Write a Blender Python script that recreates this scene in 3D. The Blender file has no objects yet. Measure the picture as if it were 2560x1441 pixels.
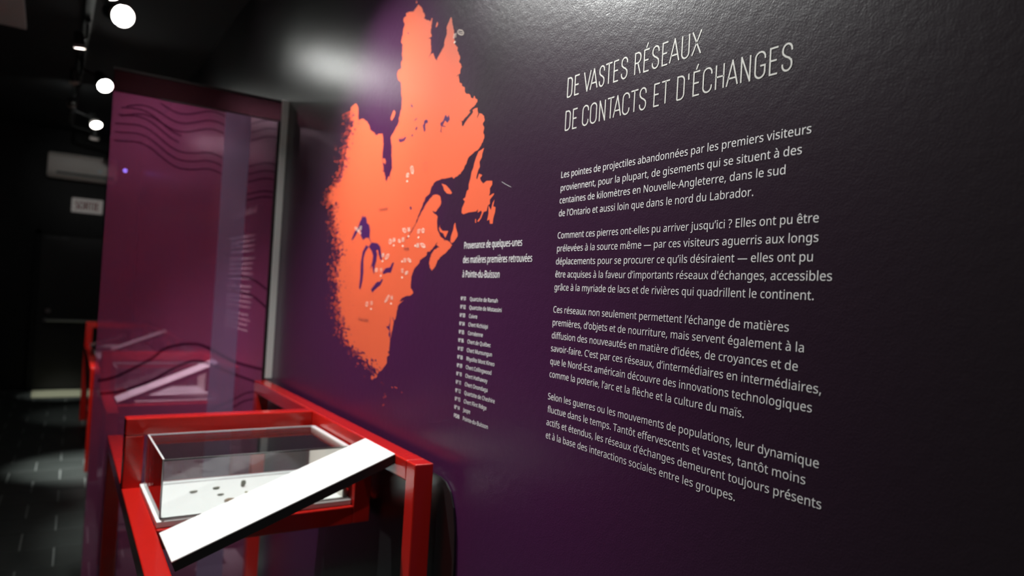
import bpy, bmesh, math, random, json
from mathutils import Vector, Matrix
R = math.radians
S = bpy.context.scene
COL = S.collection

# ------------------------------------------------------------------ camera
cam = bpy.data.cameras.new('camera')
cam.sensor_width = 36.0
cam.lens = 1730.5 * 36.0 / 2560.0
cam.clip_start = 0.05
cam.clip_end = 60
cam.dof.use_dof = True
cam.dof.focus_distance = 1.38
cam.dof.aperture_fstop = 2.3
camo = bpy.data.objects.new('camera', cam)
COL.objects.link(camo)
_a, _p, _r = 0.5913, 0.01447, 0.05853
F0 = Vector((math.sin(_a), math.cos(_a), 0)); R0 = Vector((math.cos(_a), -math.sin(_a), 0)); U0 = Vector((0, 0, 1))
Fv = math.cos(_p) * F0 + math.sin(_p) * U0
Uv = -math.sin(_p) * F0 + math.cos(_p) * U0
Rv = math.cos(_r) * R0 + math.sin(_r) * Uv
Uw = -math.sin(_r) * R0 + math.cos(_r) * Uv
mw = Matrix((Rv, Uw, -Fv)).transposed().to_4x4()
mw.translation = Vector((-1.0, 0.0, 1.55))
camo.matrix_world = mw
S.camera = camo

# ------------------------------------------------------------------ world, exposure
w = bpy.data.worlds.new('world'); S.world = w
w.use_nodes = True
w.node_tree.nodes['Background'].inputs[0].default_value = (0.6, 0.7, 0.8, 1)
w.node_tree.nodes['Background'].inputs[1].default_value = 0.0
S.view_settings.view_transform = 'Standard'
S.view_settings.look = 'None'
S.view_settings.gamma = 1
S.view_settings.exposure = 1.7
S.view_settings.use_curve_mapping = False

LAMP_COL = (0.97, 1.0, 0.965)
# track spotlights: name, lamp position, aim point, watts, cone deg, blend
SPOTS = [
    ((-0.74, 1.65, 3.10), (0.0, 0.98, 1.50), 34, 84, 1.0, .05),
    ((-0.74, 2.62, 3.10), (-0.20, 2.22, 1.00), 92, 94, 1.0, .05),
    ((-0.72, 4.77, 3.10), (0.0, 2.60, 2.20), 0.6, 48, 0.35, .062),
    ((-0.78, 4.55, 3.12), (-0.16, 4.70, 0.9), 120, 42, 1.0, .022),
    ((-0.70, 6.60, 3.10), (-0.04, 4.55, 1.45), 50, 32, 0.8, .055),
    ((-0.67, 8.38, 3.10), (-0.20, 7.00, 1.1), 45, 32, 0.8, .05),
    ((-0.64, 9.26, 3.10), (-0.74, 10.35, 0.0), 50, 19, 0.8, .045),
    ((-0.74, -1.00, 3.10), (-0.05, 0.55, 1.30), 14, 80, 1.0, .05),  # added fill behind the camera, lifts the near wall and front faces
    ((-0.80, 3.10, 3.10), (-0.38, 3.68, 1.55), 10, 56, 1.0, .04),  # added out of view to brighten the partition film
    ((-0.68, 2.24, 3.06), (0.0, 1.35, 2.45), 35.0, 42, 1.0, .04),  # added out of view for the glare along the wall top
]

# ------------------------------------------------------------------ helpers
def link(o, parent=None):
    COL.objects.link(o)
    if parent is not None:
        o.parent = parent
    return o

def obj(name, bm, mat, parent=None, kind=None, smooth=False, label=None):
    me = bpy.data.meshes.new(name)
    bm.normal_update()
    bm.to_mesh(me); bm.free()
    if mat is not None:
        me.materials.append(mat)
    if smooth:
        for p in me.polygons: p.use_smooth = True
    o = bpy.data.objects.new(name, me)
    if kind: o['kind'] = kind
    if label: o['label'] = label
    return link(o, parent)

def tag(o, label, cat, group=None):
    o['label'] = label; o['category'] = cat
    if group: o['group'] = group
    return o

def empty(name, loc, label=None, cat=None, group=None):
    o = bpy.data.objects.new(name, None)
    o.location = loc
    o.empty_display_size = 0.1
    link(o)
    if label: tag(o, label, cat, group)
    return o

def box(bm, a, b, bev=0.0, seg=2):
    x0, y0, z0 = a; x1, y1, z1 = b
    vs = [bm.verts.new(p) for p in ((x0,y0,z0),(x1,y0,z0),(x1,y1,z0),(x0,y1,z0),(x0,y0,z1),(x1,y0,z1),(x1,y1,z1),(x0,y1,z1))]
    fs = [bm.faces.new([vs[i] for i in f]) for f in ((0,3,2,1),(4,5,6,7),(0,1,5,4),(1,2,6,5),(2,3,7,6),(3,0,4,7))]
    if bev > 0:
        es = list({e for f in fs for e in f.edges})
        bmesh.ops.bevel(bm, geom=es, offset=bev, segments=seg, affect='EDGES', profile=0.5)
    return bm

def bxo(name, a, b, mat, parent=None, bev=0.0, **k):
    if parent is not None:
        q = parent.location if parent.parent is None else parent.location + parent.parent.location
        a = tuple(a[i] - q[i] for i in range(3)); b = tuple(b[i] - q[i] for i in range(3))
    bm = bmesh.new(); box(bm, a, b, bev)
    return obj(name, bm, mat, parent, **k)

def bar(bm, p, q, wdt, hgt, bev=0.003, up=(0, 0, 1)):
    """square tube between two points; top centre line runs p -> q"""
    p = Vector(p); q = Vector(q)
    d = (q - p).normalized(); u = Vector(up); s = d.cross(u).normalized(); u = s.cross(d)
    t = bmesh.new(); L = (q - p).length
    box(t, (-wdt/2, 0, -hgt/2), (wdt/2, L, hgt/2), bev)
    M = Matrix((s, d, u)).transposed().to_4x4(); M.translation = p
    t.transform(M)
    me = bpy.data.meshes.new('tmp'); t.to_mesh(me); t.free(); bm.from_mesh(me); bpy.data.meshes.remove(me)

def cyl(bm, p, q, r0, r1, n=24, cap=True):
    p = Vector(p); q = Vector(q); d = (q - p).normalized()
    u = Vector((0, 0, 1)) if abs(d.z) < .9 else Vector((1, 0, 0))
    s = d.cross(u).normalized(); u = s.cross(d)
    A = []; B = []
    for i in range(n):
        a = 2*math.pi*i/n; e = s*math.cos(a) + u*math.sin(a)
        A.append(bm.verts.new(p + e*r0)); B.append(bm.verts.new(q + e*r1))
    for i in range(n):
        j = (i+1) % n
        bm.faces.new((A[i], A[j], B[j], B[i]))
    if cap:
        bm.faces.new(A[::-1]); bm.faces.new(B)

# ------------------------------------------------------------------ materials
def mat(name, base=(.5,.5,.5), rough=.5, metal=0.0, spec=.5, bump=None, coat=0.0, noise=None, emit=None):
    m = bpy.data.materials.new(name); m.use_nodes = True
    nt = m.node_tree; b = nt.nodes['Principled BSDF']
    b.inputs['Base Color'].default_value = (*base, 1)
    b.inputs['Roughness'].default_value = rough
    b.inputs['Metallic'].default_value = metal
    b.inputs['Specular IOR Level'].default_value = spec
    b.inputs['Coat Weight'].default_value = coat
    b.inputs['Coat Roughness'].default_value = .08
    tc = nt.nodes.new('ShaderNodeTexCoord')
    if noise:
        sc, amt = noise
        n = nt.nodes.new('ShaderNodeTexNoise'); n.inputs['Scale'].default_value = sc; n.inputs['Detail'].default_value = 4
        nt.links.new(tc.outputs['Object'], n.inputs['Vector'])
        mr = nt.nodes.new('ShaderNodeMapRange'); mr.inputs['To Min'].default_value = 1-amt; mr.inputs['To Max'].default_value = 1+amt
        nt.links.new(n.outputs['Fac'], mr.inputs['Value'])
        mx = nt.nodes.new('ShaderNodeVectorMath'); mx.operation = 'SCALE'; mx.inputs[0].default_value = base
        nt.links.new(mr.outputs[0], mx.inputs['Scale']); nt.links.new(mx.outputs[0], b.inputs['Base Color'])
    if bump:
        sc, st, di = bump
        n = nt.nodes.new('ShaderNodeTexNoise'); n.inputs['Scale'].default_value = sc; n.inputs['Detail'].default_value = 3
        nt.links.new(tc.outputs['Object'], n.inputs['Vector'])
        bp = nt.nodes.new('ShaderNodeBump'); bp.inputs['Strength'].default_value = st; bp.inputs['Distance'].default_value = di
        nt.links.new(n.outputs['Fac'], bp.inputs['Height']); nt.links.new(bp.outputs[0], b.inputs['Normal'])
    if emit:
        b.inputs['Emission Color'].default_value = (*emit[0], 1); b.inputs['Emission Strength'].default_value = emit[1]
    return m

def see_through(name, tint, gloss=0.05, rough=0.02, ior=1.49, diffuse=None, fac=0.0, translucent=.5):
    """clear sheet: transparent + fresnel gloss (+ optional printed, light-scattering layer)"""
    m = bpy.data.materials.new(name); m.use_nodes = True
    nt = m.node_tree; nt.nodes.clear(); L = nt.links
    out = nt.nodes.new('ShaderNodeOutputMaterial')
    tr = nt.nodes.new('ShaderNodeBsdfTransparent'); tr.inputs[0].default_value = (*tint, 1)
    gl = nt.nodes.new('ShaderNodeBsdfGlossy'); gl.inputs['Roughness'].default_value = rough
    fr = nt.nodes.new('ShaderNodeFresnel'); fr.inputs[0].default_value = ior
    last = tr.outputs[0]
    if diffuse:
        df = nt.nodes.new('ShaderNodeBsdfDiffuse'); df.inputs[0].default_value = (*diffuse, 1)
        tl = nt.nodes.new('ShaderNodeBsdfTranslucent'); tl.inputs[0].default_value = (*diffuse, 1)
        m1 = nt.nodes.new('ShaderNodeMixShader'); m1.inputs[0].default_value = translucent
        L.new(df.outputs[0], m1.inputs[1]); L.new(tl.outputs[0], m1.inputs[2])
        m2 = nt.nodes.new('ShaderNodeMixShader'); m2.inputs[0].default_value = fac
        L.new(last, m2.inputs[1]); L.new(m1.outputs[0], m2.inputs[2]); last = m2.outputs[0]
    m3 = nt.nodes.new('ShaderNodeMixShader')
    L.new(fr.outputs[0], m3.inputs[0]); L.new(last, m3.inputs[1]); L.new(gl.outputs[0], m3.inputs[2])
    L.new(m3.outputs[0], out.inputs[0])
    return m

M_red = mat('red_paint', (.50, .012, .008), .22, spec=.5, coat=.35, bump=(90, .05, .002))
M_black = mat('black_metal', (.012, .012, .012), .4)
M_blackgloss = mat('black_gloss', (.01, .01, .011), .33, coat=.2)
M_white = mat('white_board', (.86, .87, .86), .35, noise=(30, .02))
M_cream = mat('cream_board', (.72, .66, .6), .45)
M_edge = mat('polished_edge', (.75, .78, .8), .15, spec=.8)
M_text = mat('white_lettering', (.88, .84, .85), .55)
M_headtext = mat('grey_lettering', (.62, .59, .56), .5)
M_orange = mat('orange_print', (.75, .115, .048), .42, noise=(3, .06))
M_orange2 = mat('orange_speck_print', (.80, .10, .05), .42)
M_orange3 = mat('red_speck_print', (.42, .045, .045), .42)
M_purple = mat('purple_print', (.058, .012, .085), .38)
M_rust = mat('rust_print', (.42, .09, .07), .45)
M_icon = mat('pale_icon_print', (.92, .74, .64), .5)
M_acrylic = see_through('clear_acrylic', (.96, .97, .97), rough=.0, diffuse=(.8,.8,.85), fac=.02)
M_glass = see_through('clear_glass', (.90, .84, .87), rough=.0, ior=1.5)
M_film = see_through('magenta_film', (.92, .80, .88), rough=.2, ior=1.12, diffuse=(.74, .19, .44), fac=.30, translucent=.5)
M_filmtop = see_through('maroon_film', (.5, .3, .36), rough=.2, ior=1.12, diffuse=(.22, .08, .10), fac=.18, translucent=.5)
M_strip = see_through('frosted_violet_strip', (.75, .72, .8), rough=.3, ior=1.2, diffuse=(.86, .62, .98), fac=.32, translucent=.5)
M_wave = see_through('dark_wave_print', (.66, .55, .62), rough=.3, ior=1.05, diffuse=(.08, .02, .07), fac=.25, translucent=.5)
M_alu = mat('aluminium', (.75, .77, .75), .4, metal=.0, spec=.8)
M_ceil = mat('black_ceiling', (.030, .032, .034), .9)
M_wallblack = mat('black_wall', (.012, .012, .013), .7)
M_plastic = mat('pale_plastic', (.72, .64, .60), .45)
M_plastic_d = mat('dark_plastic', (.03, .03, .03), .5)
M_sign = mat('sign_white', (.5, .47, .45), .5, emit=((1, .9, .85), .03))
M_signred = mat('sign_red', (.25, .03, .03), .5)
M_tile = mat('slate_tile', (.052, .060, .056), .55, spec=.25, bump=(14, .25, .004), noise=(4, .25))
M_grout = mat('grout', (.26, .28, .27), .6, noise=(20, .2))
M_sill = mat('pale_mat', (.55, .55, .38), .8)
M_lamp = mat('lamp_face', (1, 1, 1), .5, emit=(LAMP_COL, 14))
M_steel = mat('brushed_steel', (.35, .35, .35), .35, metal=.8)
M_led = mat('blue_led', (.1, .1, 1), .5, emit=((.25, .25, 1.0), 3))
M_stone = [mat('flint_grey', (.16, .16, .13), .6, noise=(120, .4)), mat('chert_brown', (.19, .12, .07), .55, noise=(120, .4)),
           mat('quartz_pale', (.42, .40, .26), .6, noise=(120, .3))]

# wall print: neutral charcoal above and towards the near end, violet below and round the map
def wall_material():
    m = bpy.data.materials.new('printed_mural'); m.use_nodes = True
    nt = m.node_tree; b = nt.nodes['Principled BSDF']; L = nt.links
    tc = nt.nodes.new('ShaderNodeTexCoord'); sp = nt.nodes.new('ShaderNodeSeparateXYZ'); L.new(tc.outputs['Object'], sp.inputs[0])
    def mr(src, a, b_, c, d):
        n = nt.nodes.new('ShaderNodeMapRange'); n.interpolation_type = 'SMOOTHSTEP'
        n.inputs['From Min'].default_value = a; n.inputs['From Max'].default_value = b_
        n.inputs['To Min'].default_value = c; n.inputs['To Max'].default_value = d
        L.new(src, n.inputs['Value']); return n.outputs[0]
    def mth(op, x, y):
        n = nt.nodes.new('ShaderNodeMath'); n.operation = op
        for i, v in enumerate((x, y)):
            if isinstance(v, (int, float)): n.inputs[i].default_value = v
            else: L.new(v, n.inputs[i])
        return n.outputs[0]
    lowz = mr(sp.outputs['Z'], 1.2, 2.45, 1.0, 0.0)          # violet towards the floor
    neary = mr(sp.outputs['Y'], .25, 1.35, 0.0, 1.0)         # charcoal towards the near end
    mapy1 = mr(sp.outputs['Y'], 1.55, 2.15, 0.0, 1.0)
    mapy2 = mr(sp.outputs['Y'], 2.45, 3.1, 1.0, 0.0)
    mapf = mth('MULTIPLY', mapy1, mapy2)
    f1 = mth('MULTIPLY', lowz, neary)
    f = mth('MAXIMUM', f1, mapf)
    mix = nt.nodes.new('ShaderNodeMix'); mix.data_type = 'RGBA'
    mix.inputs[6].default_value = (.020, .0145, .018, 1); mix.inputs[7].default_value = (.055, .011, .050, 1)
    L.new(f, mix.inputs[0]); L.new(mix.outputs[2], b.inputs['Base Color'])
    b.inputs['Roughness'].default_value = .29
    b.inputs['Specular IOR Level'].default_value = .5
    n = nt.nodes.new('ShaderNodeTexNoise'); n.inputs['Scale'].default_value = 260; n.inputs['Detail'].default_value = 3
    L.new(tc.outputs['Object'], n.inputs['Vector'])
    n2 = nt.nodes.new('ShaderNodeTexNoise'); n2.inputs['Scale'].default_value = 45; n2.inputs['Detail'].default_value = 2
    L.new(tc.outputs['Object'], n2.inputs['Vector'])
    ad = mth('ADD', n.outputs['Fac'], mth('MULTIPLY', n2.outputs['Fac'], 1.5))
    bp = nt.nodes.new('ShaderNodeBump'); bp.inputs['Strength'].default_value = .38; bp.inputs['Distance'].default_value = .001
    L.new(ad, bp.inputs['Height']); L.new(bp.outputs[0], b.inputs['Normal'])
    return m
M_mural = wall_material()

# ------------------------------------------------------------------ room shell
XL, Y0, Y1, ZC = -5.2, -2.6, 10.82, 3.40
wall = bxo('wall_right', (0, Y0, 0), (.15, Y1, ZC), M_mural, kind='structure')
bxo('wall_end', (XL, Y1, 0), (.15, Y1+.15, ZC), M_wallblack, kind='structure')
bxo('wall_left', (XL-.15, Y0, 0), (XL, Y1+.15, ZC), M_wallblack, kind='structure')
bxo('wall_near', (XL-.15, Y0-.15, 0), (.15, Y0, ZC), M_wallblack, kind='structure')
bxo('ceiling', (XL-.15, Y0-.15, ZC), (.15, Y1+.15, ZC+.15), M_ceil, kind='structure')
floor = bxo('floor', (XL-.15, Y0-.15, -.15), (.15, Y1+.15, -.006), M_grout, kind='structure')

# floor tiles in running bond; the courses lie a little off square to the mural wall
tb = bmesh.new(); box(tb, (-.158, -.1475, -.006), (.158, .1475, 0), .003, 1)
tme = bpy.data.meshes.new('tile'); tb.normal_update(); tb.to_mesh(tme); tb.free(); tme.materials.append(M_tile)
ang = -math.atan(.029); ca, sa = math.cos(ang), math.sin(ang)
rnd = random.Random(3)
def put_tile(u, v, i, j):
    x = -.87 + u*ca - v*sa; y = 5.0 + u*sa + v*ca
    if x > -.17 or x < XL+.18 or y > Y1-.16: return 0
    o = bpy.data.objects.new('tile', tme)
    o.location = (x, y, rnd.uniform(-.0008, .0008)); o.rotation_euler = (rnd.uniform(-.003, .003), rnd.uniform(-.003, .003), ang)
    link(o, floor); return 1
nt_ = 0
for j in range(-4, 20):
    off = .1625 if j % 2 else 0
    for i in range(-9, 3):
        if nt_ < 298 and -9 + max(0, j-6)*.0 <= i:
            nt_ += put_tile(i*.325 + off + .1625, j*.303 + .10, i, j)
rest = bmesh.new()
for j in range(-24, 20):
    off = .1625 if j % 2 else 0
    for i in range(-15, 4):
        if -9 <= i < 3 and j >= -4: continue
        u = i*.325 + off + .1625; v = j*.303 + .10
        x = -.87 + u*ca - v*sa; y = 5.0 + u*sa + v*ca
        if x > -.17 or x < XL+.18 or y > Y1-.16 or y < Y0+.17: continue
        t = bmesh.new(); box(t, (-.158, -.1475, -.006), (.158, .1475, 0), 0)
        t.transform(Matrix.Translation((x, y, 0)) @ Matrix.Rotation(ang, 4, 'Z'))
        me = bpy.data.meshes.new('t'); t.to_mesh(me); t.free(); rest.from_mesh(me); bpy.data.meshes.remove(me)
obj('tile_field', rest, M_tile, floor, kind='stuff')

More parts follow.
